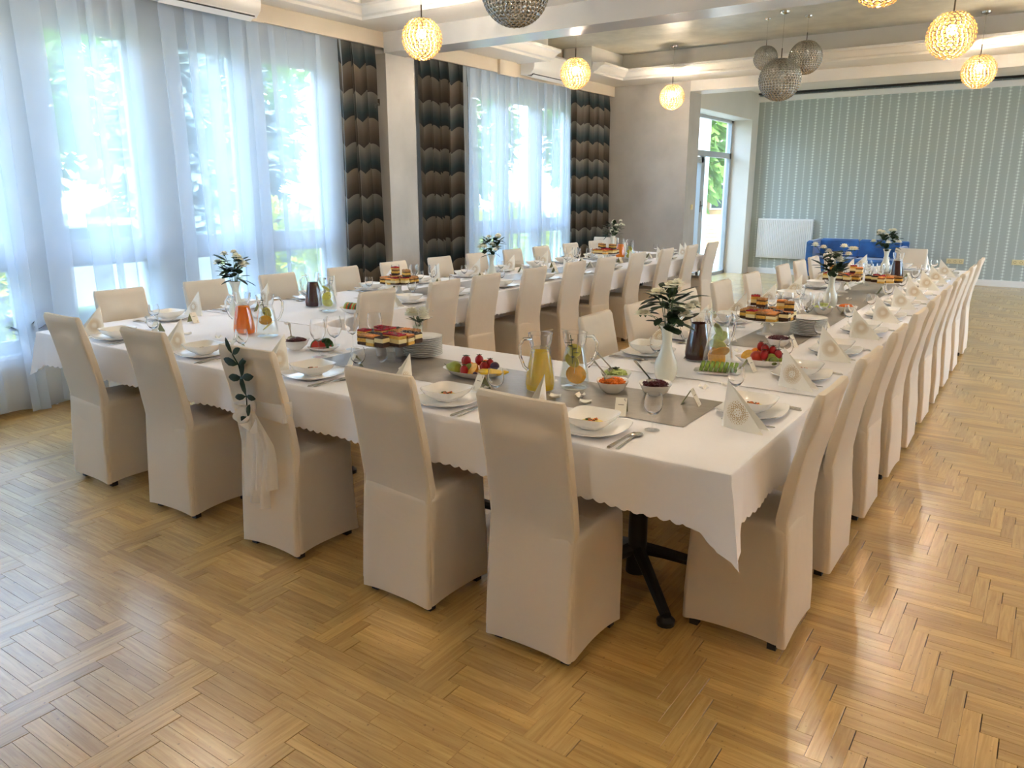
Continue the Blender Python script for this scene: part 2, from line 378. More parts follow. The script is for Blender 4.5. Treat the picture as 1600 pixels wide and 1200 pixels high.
# window wall: parapet, piers, header
def window_bay(n, panes, y0, y1, ztr=(1.06, 1.2)):
    """one glazed bay: frame with mullions, panes, transom"""
    zs, zt = .42, 2.82; r = MB()
    x0, x1 = WW - .09, WW - .02
    r.box(x0, x1, y0, y1, zs, zs + .07); r.box(x0, x1, y0, y1, zt - .02, 3.07); r.box(x0 - .002, x1 + .01, y0, y1, ztr[0], ztr[1])
    ed = [y0] + [e for p in panes for e in p] + [y1]
    for a, b in zip(ed[::2], ed[1::2]):
        if b > a: r.box(x0, x1 + .005, a, b, zs, 3.07)
    root = struct('window_%d' % n, r, M['pvc'])
    for a, b in panes:
        fr = MB()
        for (ya, yb, za, zb) in ((a, b, ztr[1], zt - .02), (a, b, zs + .07, ztr[0])):
            for q in ((ya, ya + .03, za, zb), (yb - .03, yb, za, zb), (ya, yb, za, za + .03), (ya, yb, zb - .03, zb)): fr.box(x0 + .01, x1 - .012, *q)
            B(x0 + .03, x0 + .036, ya + .03, yb - .03, za + .03, zb - .03).build('pane', M['pane'], root, False)
        fr.build('sash', M['pvc'], root, False)
    h = MB(); ym = panes[0][1] + .04; h.box(x1, x1 + .03, ym - .012, ym + .012, 1.5, 1.53); h.box(x1 + .02, x1 + .035, ym - .011, ym + .011, 1.38, 1.53); h.build('window_handle', M['chrome'], root, False)
    return root
window_bay(1, [(-2.6, -1.9), (-1.75, -1.05), (-.8, -.1)], -2.8, .3)
window_bay(2, [(.35, 1.0), (1.15, 1.75), (1.9, 2.62), (3.0, 3.68), (4.12, 4.66), (4.97, 5.66)], .3, 5.9)
window_bay(3, [(7.25, 7.85), (8.2, 8.75), (9.0, 9.6), (9.85, 10.5)], 7.1, 11.0)
wl_ = MB()
wl_.box(WW - .4, WW, -4, 12.1, -.1, .42); wl_.box(WW - .4, WW, -4, 12.1, 3.07, 3.7)
wl_.box(WW - .4, WW, -4, -2.8, .42, 3.07); wl_.box(WW - .4, WW, 5.9, 7.1, .42, 3.07); wl_.box(WW - .4, WW, 11.0, 12.1, .42, 3.07)
struct('wall_left', wl_, M['white_wall'])
pier = MB().box(WW, -6.05, 6.42, 6.87, 0, 3.02); struct('trim_1', pier, M['stucco_wall'])
struct('trim_2', B(WW, WW + .07, -3, 5.85, .40, .43).box(WW, WW + .07, 7.15, 10.9, .40, .43), M['white_pvc'])
# end wall (closing the windowed part), its opening to the far room, lintel
ew = MB().box(-6.65, -4.78, 11.65, 12.09, -.1, 3.7); struct('wall_back', ew, M['stucco_wall'])
struct('trim_3', B(-4.78, 3.6, 11.65, 12.09, 3.07, 3.75), M['soffit'])
def wall_with_added_windows(name, n, axis, c, a0, a1, openings):
    m = MB(); f = MB(); P = []
    def bx(mb, u0, u1, z0, z1, d0=0, d1=.2):
        if axis == 'x': mb.box(c + d0, c + d1, u0, u1, z0, z1)
        else: mb.box(u0, u1, c - d1, c - d0, z0, z1)
    bx(m, a0, a1, -.1, .45); bx(m, a0, a1, 2.95, 3.75); e = [a0] + [v for o in openings for v in o] + [a1]
    for u0, u1 in zip(e[::2], e[1::2]): bx(m, u0, u1, .45, 2.95)
    struct(name, m, M['white_wall'])
    for i, (u0, u1) in enumerate(openings):
        f = MB(); k = max(1, round((u1 - u0) / 1.1))
        bx(f, u0, u1, .45, .52, .05, .12); bx(f, u0, u1, 2.88, 2.95, .05, .12)
        for j in range(k + 1): u = u0 + (u1 - u0 - .07) * j / k; bx(f, u, u + .07, .52, 2.88, .05, .12)
        fo = struct('window_%d' % (n + i), f, M['pvc']); g = MB(); bx(g, u0, u1, .5, 2.9, .08, .086); g.build('pane', M['pane'], fo, False)  # these windows are added as a daylight source
wall_with_added_windows('wall_right', 4, 'x', 3.5, -4, 16.1, [(7.0, 9.6), (12.4, 15.6)])  # unseen side wall; both its windows are added to brighten the room
struct('wall_front', B(-6.65, 3.7, -4.2, -4, -.1, 3.75), M['white_wall'])
# door wall of the far room, facing +x
DX = -5.08
dw = MB().box(DX - .5, DX, 12.09, 12.55, -.1, 3.75).box(DX - .5, DX, 15.54, 16.1, -.1, 3.75).box(DX - .5, DX, 12.55, 15.54, 2.95, 3.75)
struct('wall_left_far', dw, M['white_wall'])
struct('wall_far', B(DX - .5, 3.7, 15.9, 16.1, -.1, 3.75), M['wallpaper'])
struct('baseboard_far', B(DX, 3.5, 15.88, 15.9, 0, .11, bev=.003), M['white_pvc'])
struct('trim_4', B(DX, 3.5, 15.84, 15.9, 3.30, 3.40, bev=.005), M['white_pvc'])
struct('trim_5', B(DX, 3.5, 15.80, 15.9, 3.43, 3.46), M['black'])
# glazed door
fx0, fx1 = DX - .44, DX - .37
d = MB()
d.box(fx0, fx1, 12.55, 15.54, 2.24, 2.34); d.box(fx0, fx1, 12.55, 15.54, 2.90, 2.95); d.box(fx0, fx1, 15.46, 15.54, 0, 2.95); d.box(fx0, fx1, 12.55, 12.62, 0, 2.95)
d.box(fx0, fx1, 14.05, 14.16, 0, 2.24); d.box(fx0, fx1, 12.55, 15.54, -.01, .06)
door = struct('door_1', d, M['pvc'])
for (a, b, za, zb) in ((12.62, 15.46, 2.34, 2.9), (14.16, 15.46, .06, 2.24)):
    B(fx0 + .03, fx0 + .036, a, b, za, zb).build('pane', M['pane'], door, False)
lf = MB()
for q in ((12.64, 12.74, .02, 2.22), (13.93, 14.04, .02, 2.22), (12.64, 14.04, .02, .14), (12.64, 14.04, 2.12, 2.22)): lf.box(fx0 + .005, fx1 + .02, *q)
leafd = lf.build('door_leaf', M['pvc'], door, False)
B(fx0 + .03, fx0 + .036, 12.74, 13.93, .14, 2.12).build('pane', M['pane'], leafd, False)
hh = MB().tube([(fx1 + .02, 13.98, 1.36), (fx1 + .06, 13.98, 1.36), (fx1 + .065, 13.86, 1.35)], .011); hh.box(fx1 + .018, fx1 + .026, 13.965, 13.995, 1.24, 1.44); hh.build('door_handle', M['dark_metal'], leafd)
# ceiling: recessed panels, soffits, beam, cornices
struct('ceiling', B(-6.65, 3.7, -4, 11.65, 3.56, 3.75), M['stucco'])
struct('ceiling_far', B(DX - .5, 3.7, 12.09, 16.1, 3.46, 3.75), M['white_wall'])
SZ = 3.22
R1 = (-5.80, 2.4, -2.6, 5.85); R2 = (-5.60, 2.4, 7.3, 11.0)
sf = MB()
sf.box(-6.05, R1[0], -4, 3.58, SZ, 3.56); sf.box(-6.05, R1[0], 4.78, 6.42, SZ, 3.56); sf.box(R1[0], R1[1], R1[3], 6.42, SZ, 3.56); sf.box(R1[1], 3.5, -4, 6.42, SZ, 3.56); sf.box(R1[0], R1[1], -4, R1[2], SZ, 3.56)
sf.box(-6.05, R2[0], 6.72, 8.92, SZ, 3.56); sf.box(-6.05, R2[0], 10.06, 11.65, SZ, 3.56)
sf.box(R2[0], R2[1], R2[3], 11.65, SZ, 3.56); sf.box(R2[1], 3.5, 6.72, 11.65, SZ, 3.56); sf.box(R2[0], R2[1], 6.72, R2[2], SZ, 3.56)
struct('trim_6', sf, M['soffit'])
struct('trim_7', B(-6.05, 3.5, 6.40, 6.73, 3.02, 3.56), M['beam_bottom'])     # cross beam
pel = MB(); pel.box(-6.09, -6.05, -4, 6.40, 3.07, 3.56); pel.box(-6.09, -6.05, 6.73, 8.80, 3.07, 3.56); pel.box(-6.12, -6.08, 8.8, 10.1, 3.07, 3.56); pel.box(-6.09, -6.05, 10.1, 11.65, 3.07, 3.56)
pel.box(-6.07, -6.03, 2.2, 4.86, 3.06, 3.215); pel.box(-6.05, -6.01, 8.45, 8.82, 3.045, 3.30)
struct('trim_8', pel, mat('cream pelmet', (.66, .58, .47), .6))
def cornice(name, R, g0, g1):
    """mitred crown moulding round a recess, open where an air conditioner hangs on the window side"""
    prof = [(-.001, 3.56), (-.001, SZ + .001), (-.03, SZ - .012), (-.05, SZ + .01), (-.09, SZ + .02), (-.13, SZ + .055), (-.16, SZ + .075), (-.20, SZ + .085), (-.205, SZ + .115), (-.18, SZ + .12), (-.02, SZ + .13)]
    rings = []
    for d_, z in prof:
        x0, x1, y0, y1 = R[0] - d_, R[1] + d_, R[2] - d_, R[3] + d_
        rings.append([(x0, g1, z), (x0, y1, z), (x1, y1, z), (x1, y0, z), (x0, y0, z), (x0, g0, z)])
    mb = MB(); mb.rings(rings, False)
    mb.add([r[0] for r in rings[1:]], [tuple(range(len(rings) - 1))]); mb.add([r[-1] for r in rings[1:]], [tuple(range(len(rings) - 1))])
    return struct(name, mb, M['soffit'])
cornice('trim_9', R1, 3.58, 4.78); cornice('trim_10', R2, 8.92, 10.06)

# ---------------------------------------------------------------- radiators, sockets, sconce, AC
def radiator(name, label, cat, w_, h_, dep, loc, rz, n):
    t = thing(name, label, cat, loc, rz)
    b = MB(); b.box(-w_ / 2, w_ / 2, .006, dep, 0, h_, bev=.006); b.build('body', M['radiator'], t)
    g = MB()
    for i in range(n):
        x = -w_ / 2 + (i + .5) * w_ / n; g.box(x - w_ / n * .27, x + w_ / n * .27, -.016, .007, .03, h_ - .02, bev=.004)
    tag(g.build('ridges', M['radiator'], t), kind='stuff')
    q = MB(); q.box(-w_ / 2, w_ / 2, 0, dep, h_, h_ + .012, bev=.003); q.build('top_grille', M['radiator'], t)
    f = MB(); f.tube([(w_ / 2 - .05, dep / 2, 0), (w_ / 2 - .05, dep / 2, -loc[2])], .01); f.build('pipe', M['radiator'], t)
    for sx in (-1, 1): B(sx * w_ * .35 - .02, sx * w_ * .35 + .02, dep, dep + .028, .1, h_ - .1).build('bracket', M['radiator'], t)
radiator('radiator', 'white ribbed panel radiator on the striped wallpaper wall', 'radiator', 1.06, .76, .06, (-4.38, 15.81, .32), 0, 30)
radiator('radiator', 'white low radiator under the sheer curtain at the left edge', 'radiator', 2.1, .30, .05, (-6.17, 1.75, .08), PI / 2, 40)
def sockets(name, label, n, x, z):
    t = thing(name, label, 'socket', (x, 15.895, z))
    B(-.045 * n, .045 * n, -.008, 0, -.045, .045, bev=.002).build('plate', M['socket'], t)
    for i in range(n):
        s_ = MB(); s_.xf = Matrix.Translation((-.045 * n + .09 * i + .045, -.008, 0)) @ Matrix.Rotation(PI / 2, 4, 'X')
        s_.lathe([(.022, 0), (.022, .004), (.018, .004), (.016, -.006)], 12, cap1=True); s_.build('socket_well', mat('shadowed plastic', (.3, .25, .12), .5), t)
sockets('wall_socket', 'row of yellowed sockets on the wallpaper behind the last chairs', 3, -1.375, .405)
sockets('wall_socket', 'yellowed double socket at the right edge of the wallpaper wall', 2, -.43, .43)
t = thing('light_switch', 'yellowed light switch on the edge of the end wall by the door', 'switch', (-4.775, 11.93, 1.37))
B(0, .008, -.04, .04, -.04, .04, bev=.002).build('plate', M['socket'], t); B(.008, .013, -.02, .02, -.025, .025, bev=.002).build('rocker', M['socket'], t)
t = thing('wall_sconce', 'small glass wall sconce on the pier between the dark curtains', 'lamp', (-6.18, 6.41, 2.5))
MB().tube([(0, 0, .04), (.0, -.04, .06), (.03, -.07, .05)], .006).build('arm', M['dark_metal'], t)
MB().sphere((.04, -.075, -.01), .045, 10, 7).build('glass_ball', M['glass'], t); B(-.03, .03, -.006, .004, 0, .07).build('back_plate', M['dark_metal'], t)
def ac(label, loc, w_):
    t = thing('air_conditioner', label, 'air conditioner', loc)
    prof = [(0, 0), (.14, 0), (.20, .05), (.215, .10), (.215, .26), (.19, .29), (0, .30)]
    b = MB(); b.rings([[(x, y, z) for x, z in prof] for y in (0, .008, w_ - .008, w_)], True, True, True); b.build('body', M['white_pvc'], t)
    B(.075, .185, .05, w_ - .05, -.002, .012).build('outlet', M['black'], t)
    f = MB(); f.xf = Matrix.Translation((.16, 0, .004)) @ Matrix.Rotation(math.radians(-35), 4, 'Y'); f.box(-.05, .03, .05, w_ - .05, -.012, -.006); f.build('flap', M['white_pvc'], t)
    B(.2155, .217, .1, .15, .16, .167).build('badge', M['chrome'], t)
ac('white wall air conditioner behind the second lit pendant, over the far sheer curtain', (-6.07, 9.0, 3.10), .98)
ac('white air conditioner cut by the top edge above the first window', (-6.03, 3.72, 3.05), .95)

# ---------------------------------------------------------------- curtains
def folded(y0, y1, fold, amp, over, seed, n_per=14, jitter=.3):
    """plan curve of a pleated cloth: list of (dx, y, arc)"""
    rnd = random.Random(seed); pts = []; y = y0
    while y < y1 - fold * .4:
        f = fold * rnd.uniform(1 - jitter, 1 + jitter); a = amp * rnd.uniform(.6, 1.2); o_ = over * rnd.uniform(.2, 1.2)
        for k in range(n_per):
            t_ = k / n_per; pts.append((a * math.cos(2 * PI * t_), y + f * t_ - o_ * math.sin(2 * PI * t_) * f))
        y += f
    s_ = 0; out = []
    for i, p in enumerate(pts):
        if i: s_ += math.dist(p, pts[i - 1])
        out.append((p[0], p[1], s_))
    return out
def curtain(name, label, x, y0, y1, z0, z1, m, fold, amp, over, seed, group, tight=.5, tab=True, lean=0):
    c = folded(y0, y1, fold, amp, over, seed); n = len(c) - 1; nz = 12
    ymid = (y0 + y1) / 2
    def fn(u, v):
        dx, y, s_ = c[round(u * n)]; z = z0 + (z1 - z0) * v
        k = 1 if v < .93 else 1 - tight * (v - .93) / .07
        sw = .012 * math.sin(s_ * 3 + v * 4 + seed)
        return (x + dx * k * (.8 + .25 * (1 - v)) + sw * (1 - v), y + sw + lean * (1 - v) * (y - ymid), z + (.02 * math.sin(s_ * 4) if v == 0 else 0))
    t = thing(name, label, 'curtain', (0, 0, 0), group=group)
    b = MB(); b.grid(fn, n, nz, lambda u, v: (c[round(u * n)][2] + .001, (z0 + (z1 - z0) * v) - 3.1)); b.build('panel', m, t)
    hb = MB(); hb.grid(lambda u, v: (fn(u, 0)[0] + .003, fn(u, 0)[1], fn(u, 0)[2] + .09 * v + .001), n, 1, lambda u, v: (c[round(u * n)][2] + .001, z0 - 3.1 + .09 * v)); hb.build('hem', m, t)
    tr = MB(); tr.box(x - .012, x + .012, y0, y1, z1 + .0, z1 + .018); tr.build('track', M['white_pvc'], t, False)
    return t
SX = -6.12
curtain('sheer_curtain', 'long white sheer curtain across the near window at the left', SX + .02, -2.6, 5.84, .03, 3.10, M['sheer'], .20, .033, .55, 3, 'white sheer curtains')
curtain('sheer_curtain', 'white sheer curtain over the farther window, left of the last dark curtain', SX + .02, 7.84, 10.38, .03, 3.10, M['sheer'], .16, .033, .5, 5, 'white sheer curtains')
curtain('patterned_curtain', 'dark scalloped curtain left of the grey pier', -6.13, 5.80, 6.37, .03, 3.11, M['curtain'], .19, .07, .22, 11, 'dark scalloped curtains')
curtain('patterned_curtain', 'dark scalloped curtain right of the grey pier', -6.13, 7.02, 7.85, .03, 3.11, M['curtain'], .19, .07, .22, 12, 'dark scalloped curtains')
curtain('patterned_curtain', 'dark scalloped curtain in the far corner by the end wall', -6.13, 10.36, 11.60, .03, 3.13, M['curtain'], .19, .07, .22, 13, 'dark scalloped curtains')

# ---------------------------------------------------------------- covered chairs
ORD = ['first', 'second', 'third', 'fourth', 'fifth', 'sixth', 'seventh', 'eighth', 'ninth', 'tenth', 'eleventh', 'twelfth']
def rrect(w_, y0, y1, r, n=4):
    P = []
    for cx, cy, a0 in ((w_ - r, y1 - r, 0), (-w_ + r, y1 - r, PI / 2), (-w_ + r, y0 + r, PI), (w_ - r, y0 + r, 1.5 * PI)):
        for i in range(n + 1):
            a = a0 + PI / 2 * i / n; P.append((cx + r * math.cos(a), cy + r * math.sin(a)))
    return P
def dense(P, step=.03):
    out = []
    for i, p in enumerate(P):
        q = P[(i + 1) % len(P)]; k = max(1, int(math.dist(p, q) / step))
        for j in range(k): out.append((p[0] + (q[0] - p[0]) * j / k, p[1] + (q[1] - p[1]) * j / k))
    return out
def back_y(z):       # outer face of the backrest: near vertical below the seat, leaning back above
    if z < .5: return -.195 + .03 * (z / .5) ** 1.5
    t = (z - .5) / .46; return -.165 - .085 * t ** 1.25
def make_chair(seed):
    rnd = random.Random(seed)
    t = thing('dining_chair', '', 'chair')
    # skirt and seat of the cover
    sk = MB(); R = []; W0 = .176
    base_ = dense(rrect(W0, -.17, .185, .022))
    ph = [rnd.uniform(0, 6) for _ in range(4)]
    def skp(p, z):
        fl = (1 - z / .49); x, y = p
        wv = .006 * fl * math.sin(14 * x + ph[0]) * math.sin(11 * y + ph[1]) + .004 * math.sin(9 * z + ph[2] + 6 * (x + y))
        d = math.hypot(x, y) or 1; k = 1 + .045 * fl
        return (x * k + wv * x / d, max(y * k, -.185) + wv * y / d)
    for z in (0, .08, .16, .24, .32, .40, .455):
        ring = []
        for p in base_:
            q = skp(p, z); zz = z
            if z == 0:
                c = min(1, min(abs(abs(p[0]) - W0) if abs(abs(p[1]) - .18) < .03 else 9, 9) / .17) if False else 0
                ux, uy = abs(p[0]) / W0, abs(p[1]) / .18; corner = min(ux, uy); zz = .03 + .016 * (1 - corner ** 3) + .006 * math.sin(20 * p[0] + ph[3])
            ring.append((q[0], q[1], zz))
        R.append(ring)
    for ins, z in ((.004, .474), (.014, .485), (.03, .489), (.10, .493)):
        ring = []
        for p in base_:
            x, y = skp(p, .46); ring.append((x - math.copysign(min(ins, abs(x)), x), y - math.copysign(min(ins, abs(y)), y) , z + .003 * math.sin(15 * x + ph[0]) * math.sin(13 * y)))
        R.append(ring)
    sk.rings(R, True, False, True); seat = sk.build('seat_cover', M['cover'], t)
    # backrest sleeve
    bk = MB(); R = []
    zs = [.026, .12, .25, .38, .5, .6, .68, .76, .82, .87, .92, .945]
    for z in zs:
        th = .05 - .012 * z; w_ = .178 - .006 * min(1, z) + .008 * max(0, .3 - z); y0 = back_y(z)
        if z < .48: th = .03
        ring = []
        for p in dense(rrect(w_, y0, y0 + th, .012, 3), .035):
            wr_ = .0025 * math.sin(22 * z + 7 * p[0] + ph[1]) + .002 * math.sin(40 * z - 11 * p[0] + ph[2])
            zz = z + (.014 * (1 - (abs(p[0]) / w_) ** 2.5) if z == zs[0] else 0)
            ring.append((p[0], p[1] + wr_ * (1 if p[1] < y0 + th / 2 else -.5), zz))
        R.append(ring)
    w_ = .170; y0 = back_y(.955)
    R.append([(p[0] * .975, y0 + .018 + (p[1] - y0 - .018) * .6, .957 + .006 * abs(p[0]) / w_) for p in dense(rrect(.178 - .006, y0, y0 + .05 - .012 * .945, .012, 3), .035)])
    n0 = min(len(r) for r in R); R = [r[:n0] if len(r) == n0 else [r[int(i * len(r) / n0)] for i in range(n0)] for r in R]
    bk.rings(R, True, False, True); bo = bk.build('back_cover', M['cover'], t)
    # seams
    sm = MB()
    for sx in (-1, 1): sm.tube([(sx * (.1775 - .006 * min(1, z) + .008 * max(0, .3 - z)), back_y(z) + .006, z) for z in (.06, .25, .5, .7, .93)], .0016, 4)
    sm.build('seam', M['cover'], bo)
    # timber frame inside: posts, rails with the open slot that lets light through
    fr = MB()
    def rail(x0, x1, z0, z1):
        ya, yb = back_y(z0), back_y(z1)
        fr.add([(x0, ya + .012, z0), (x1, ya + .012, z0), (x1, ya + .028, z0), (x0, ya + .028, z0), (x0, yb + .012, z1), (x1, yb + .012, z1), (x1, yb + .028, z1), (x0, yb + .028, z1)],
               [(3, 2, 1, 0), (4, 5, 6, 7), (0, 1, 5, 4), (1, 2, 6, 5), (2, 3, 7, 6), (3, 0, 4, 7)])
    for a, b in ((-.165, -.115), (.115, .165)):
        for z0, z1 in ((.44, .6), (.6, .76), (.76, .94)): rail(a, b, z0, z1)
    rail(-.115, .115, .885, .94); rail(-.115, .115, .5, .64); rail(-.115, .115, .64, .82)
    fr.box(-.165, .165, -.14, .165, .42, .468)
    fr.build('chair_frame', M['frame_wood'], t, False)
    for sx in (-1, 1):
        for y in (-.145, .15):
            l = MB(); l.lofts([(sx * .145 - .016, sx * .145 + .016, y - .016, y + .016, 0), (sx * .145 - .02, sx * .145 + .02, y - .02, y + .02, .42)]); l.build('leg', M['frame_wood'], t, False)
    return t
chair_kits = [Kit(make_chair(i)) for i in range(3)]
def chair(i, x, y, rz, label, group):
    j = random.Random(i * 7 + 1); return chair_kits[i % 3].place((x, y, 0), rz + j.uniform(-.03, .03), label, group)
# rows: (name used in labels, seats). facing: +y at the front, -x outer right, +x window side, ...
F_X = [-1.34, -1.97, -2.75, -3.53, -4.30]
R_Y = [2.72, 3.40, 4.10, 4.79, 5.42, 6.08, 6.71, 7.35, 8.05, 8.98]
RI_Y = [3.67, 4.21, 4.92, 5.59, 6.31, 7.20, 7.75, 8.29, 8.95]
L_Y = [2.79, 3.44, 4.06, 4.77, 5.42, 6.10, 6.72, 7.40, 8.02, 8.72, 9.40]
I_Y = [3.74, 4.46, 4.99, 5.70, 6.41, 7.04, 7.76, 8.53, 9.30, 10.02]
F_TXT = ['nearest the right corner', 'second from the right corner', 'with the organza bow, third from the right corner', 'second from the left end', 'at the left end']
ci = 0
for i, x in enumerate(F_X):
    chair(ci, x, 2.225, 0, 'white-covered chair of the front row, ' + F_TXT[i], 'chairs along the front table'); ci += 1
for i, y in enumerate(R_Y):
    chair(ci, -.775, y, PI / 2, 'white-covered chair, %s from the near corner in the outer right row' % ORD[i], 'chairs of the outer right row'); ci += 1
for i, y in enumerate(RI_Y):
    chair(ci, -1.755, y, -PI / 2, 'white-covered chair, %s from the front in the inner right row' % ORD[i], 'chairs of the inner right row'); ci += 1
for i, y in enumerate(L_Y):
    chair(ci, -4.88 - (.06 if i < 2 else 0), y, -PI / 2, 'white-covered chair, %s from the front in the row by the windows' % ORD[i], 'chairs of the window row'); ci += 1
for i, y in enumerate(I_Y):
    chair(ci, -3.91, y, PI / 2, 'white-covered chair, %s from the front in the inner left row' % ORD[i], 'chairs of the inner left row'); ci += 1
chair(ci, -1.34, 9.90, PI, 'white-covered chair facing the camera at the far end of the right table', None)
chair(ci + 1, -5.36, 9.98, PI + .1, 'white-covered chair facing the camera in the far window corner', None)

# ---------------------------------------------------------------- tables and cloths
TZ = .765
def table(label, x0, x1, y0, y1, n):
    t = thing('banquet_table', label, 'table', ((x0 + x1) / 2, (y0 + y1) / 2, 0), group='tables under the white cloths')
    hx, hy = (x1 - x0) / 2 - .02, (y1 - y0) / 2 - .02
    B(-hx, hx, -hy, hy, TZ - .03, TZ - .004, bev=.003).build('tabletop', mat('pale table board', (.5, .38, .22), .5), t, False)
    long_x = hx > hy; h = hx if long_x else hy
    for k in range(n):
        c = -h + (k + .5) * 2 * h / n if n > 1 else 0
        cx, cy = (c, 0) if long_x else (0, c)
        p = MB(); p.lathe([(.045, .05), (.04, .15), (.035, .6), (.06, .70), (.16, .732)], 14, cx, cy, True, True); leg = p.build('leg', M['black'], t)
        for a in range(4):
            an = PI / 4 + a * PI / 2; ex, ey = cx + .34 * math.cos(an), cy + .34 * math.sin(an)
            f = MB(); f.tube([(cx, cy, .16), (cx + .12 * math.cos(an), cy + .12 * math.sin(an), .12), (ex, ey, .035)], [.03, .026, .022], 8); f.lathe([(.034, 0), (.036, .02), (.02, .035)], 12, ex, ey, True, True); f.build('foot', M['black'], leg)
    return t
XL0, XL1 = -5.06, -3.84; XR0, XR1 = -1.93, -.70; Y0 = 2.185; YB = 3.30
table('banquet table under the left half of the front tablecloth', XL0, -2.9, Y0, YB, 2)
table('banquet table under the right corner of the front tablecloth', -2.88, XR1, Y0, YB, 2)
table('banquet table under the near part of the right arm', XR0 + .1, XR1, YB + .01, 6.5, 2)
table('banquet table under the far part of the right arm', XR0 + .1, XR1, 6.52, 9.70, 2)
table('banquet table under the near part of the left arm', XL0 + .1, XL1, YB + .01, 6.7, 2)
table('banquet table under the far part of the left arm', XL0 + .1, XL1, 6.72, 10.25, 2)
def cloth(label, x0, x1, y0, y1, z, drop, sides, seed):
    """sides: which edges hang (W, S, E, N); scalloped hem and drooping corners"""
    rnd = random.Random(seed); r = .015
    P = []
    def seg(a, b):
        n = max(2, int(math.dist(a, b) / .0115)); return [(a[0] + (b[0] - a[0]) * i / n, a[1] + (b[1] - a[1]) * i / n) for i in range(n)]
    cs = [(x0, y0), (x1, y0), (x1, y1), (x0, y1)]; nm = 'SENW'; per = []
    for i in range(4):
        for p in seg(cs[i], cs[(i + 1) % 4]): per.append((p, nm[i]))
    phs = [rnd.uniform(0, 6) for _ in range(6)]
    n = len(per)
    levels = [(-.012, 0), (-.004, -.0015), (.001, -.008), (.003, -.03), (.006, -.3), (.010, -.6), (.013, -.85), (.015, -1)]
    R = []; arc = 0; arcs = []
    for i in range(n): arcs.append(arc); arc += math.dist(per[i][0], per[(i + 1) % n][0])
    for li, (off, dz) in enumerate(levels):
        ring = []
        for i, ((x, y), sd_) in enumerate(per):
            nx, ny = {'S': (0, -1), 'E': (1, 0), 'N': (0, 1), 'W': (-1, 0)}[sd_]
            dc = min(math.dist((x, y), c) for c in cs); hang = sd_ in sides
            if not hang and dc > .001: ring.append((x, y, z - (.002 if li > 2 else 0))); continue
            k = (li - 3) / 4 if li > 3 else 0
            s_ = arcs[i]
            wv = k * (.007 * math.sin(s_ * 9 + phs[0]) + .006 * math.sin(s_ * 21 + phs[1]) + .004 * math.sin(s_ * 5 + phs[2]))
            zz = dz if dz > -.1 else dz * drop
            if dz == -1: zz = -drop - .011 * abs(math.sin(PI * s_ / .048))
            o = off + wv
            if dc < .12:
                q = (1 - dc / .12) ** 1.5; o += k * .06 * q; zz -= k * .085 * q
                cx_, cy_ = min(cs, key=lambda c: math.dist((x, y), c)); mx_, my_ = (x0 + x1) / 2, (y0 + y1) / 2
                dx_, dy_ = math.copysign(1, cx_ - mx_), math.copysign(1, cy_ - my_)
                # pull both sheets of the corner into one hanging fold
                px_, py_ = (x + (cx_ - x) * .35 * k * q, y + (cy_ - y) * .35 * k * q)
                ring.append((px_ + dx_ * o * .7 * (1 if q > 0 else 0) * (1 if nx or dc < .03 else .3), py_ + dy_ * o * .7 * (1 if ny or dc < .03 else .3), z + zz)); continue
            ring.append((x + nx * o, y + ny * o, z + zz))
        R.append(ring)
    m = MB(); m.rings(R, True)
    m.add(R[0], [tuple(range(n))])
    m.cache = None; o_ = m.build('tablecloth', M['cloth'])
    return tag(o_, label, 'tablecloth')
cloth('white scalloped tablecloth on the front table with a drooping near corner', XL0, XR1, Y0, YB, TZ + .004, .185, 'SEWN', 1)
cloth('white scalloped tablecloth along the right arm of tables', XR0 + .1, XR1, YB - .02, 9.72, TZ + .009, .185, 'EWN', 2)
cloth('white scalloped tablecloth along the left arm of tables by the windows', XL0 + .1, XL1, YB - .02, 10.28, TZ + .009, .185, 'EWN', 3)
TZ = .7745   # everything stands on the cloth (arms); front bar sits 5 mm lower
def tz(x, y): return .7695 if y < YB - .03 else .7745
def runner(label, x0, x1, y0, y1):
    z = tz(0, (y0 + y1) / 2) + .0006; nx, ny = max(2, int((x1 - x0) / .08)), max(2, int((y1 - y0) / .08))
    m = MB(); m.grid(lambda u, v: (x0 + (x1 - x0) * u, y0 + (y1 - y0) * v, z + .0012 + .0012 * math.sin(9 * (x0 + (x1 - x0) * u) + 3 * v) * math.sin(7 * (y0 + (y1 - y0) * v) + 4 * u)), nx, ny)
    return tag(m.build('table_runner', M['runner']), label, 'table runner')
runner('taupe satin runner along the front table', -3.0, -1.01, 2.56, 2.98)
runner('taupe satin runner down the right arm', -1.42, -1.08, 4.15, 9.3)
runner('taupe satin runner down the left arm', -4.55, -4.2, 4.35, 9.9)

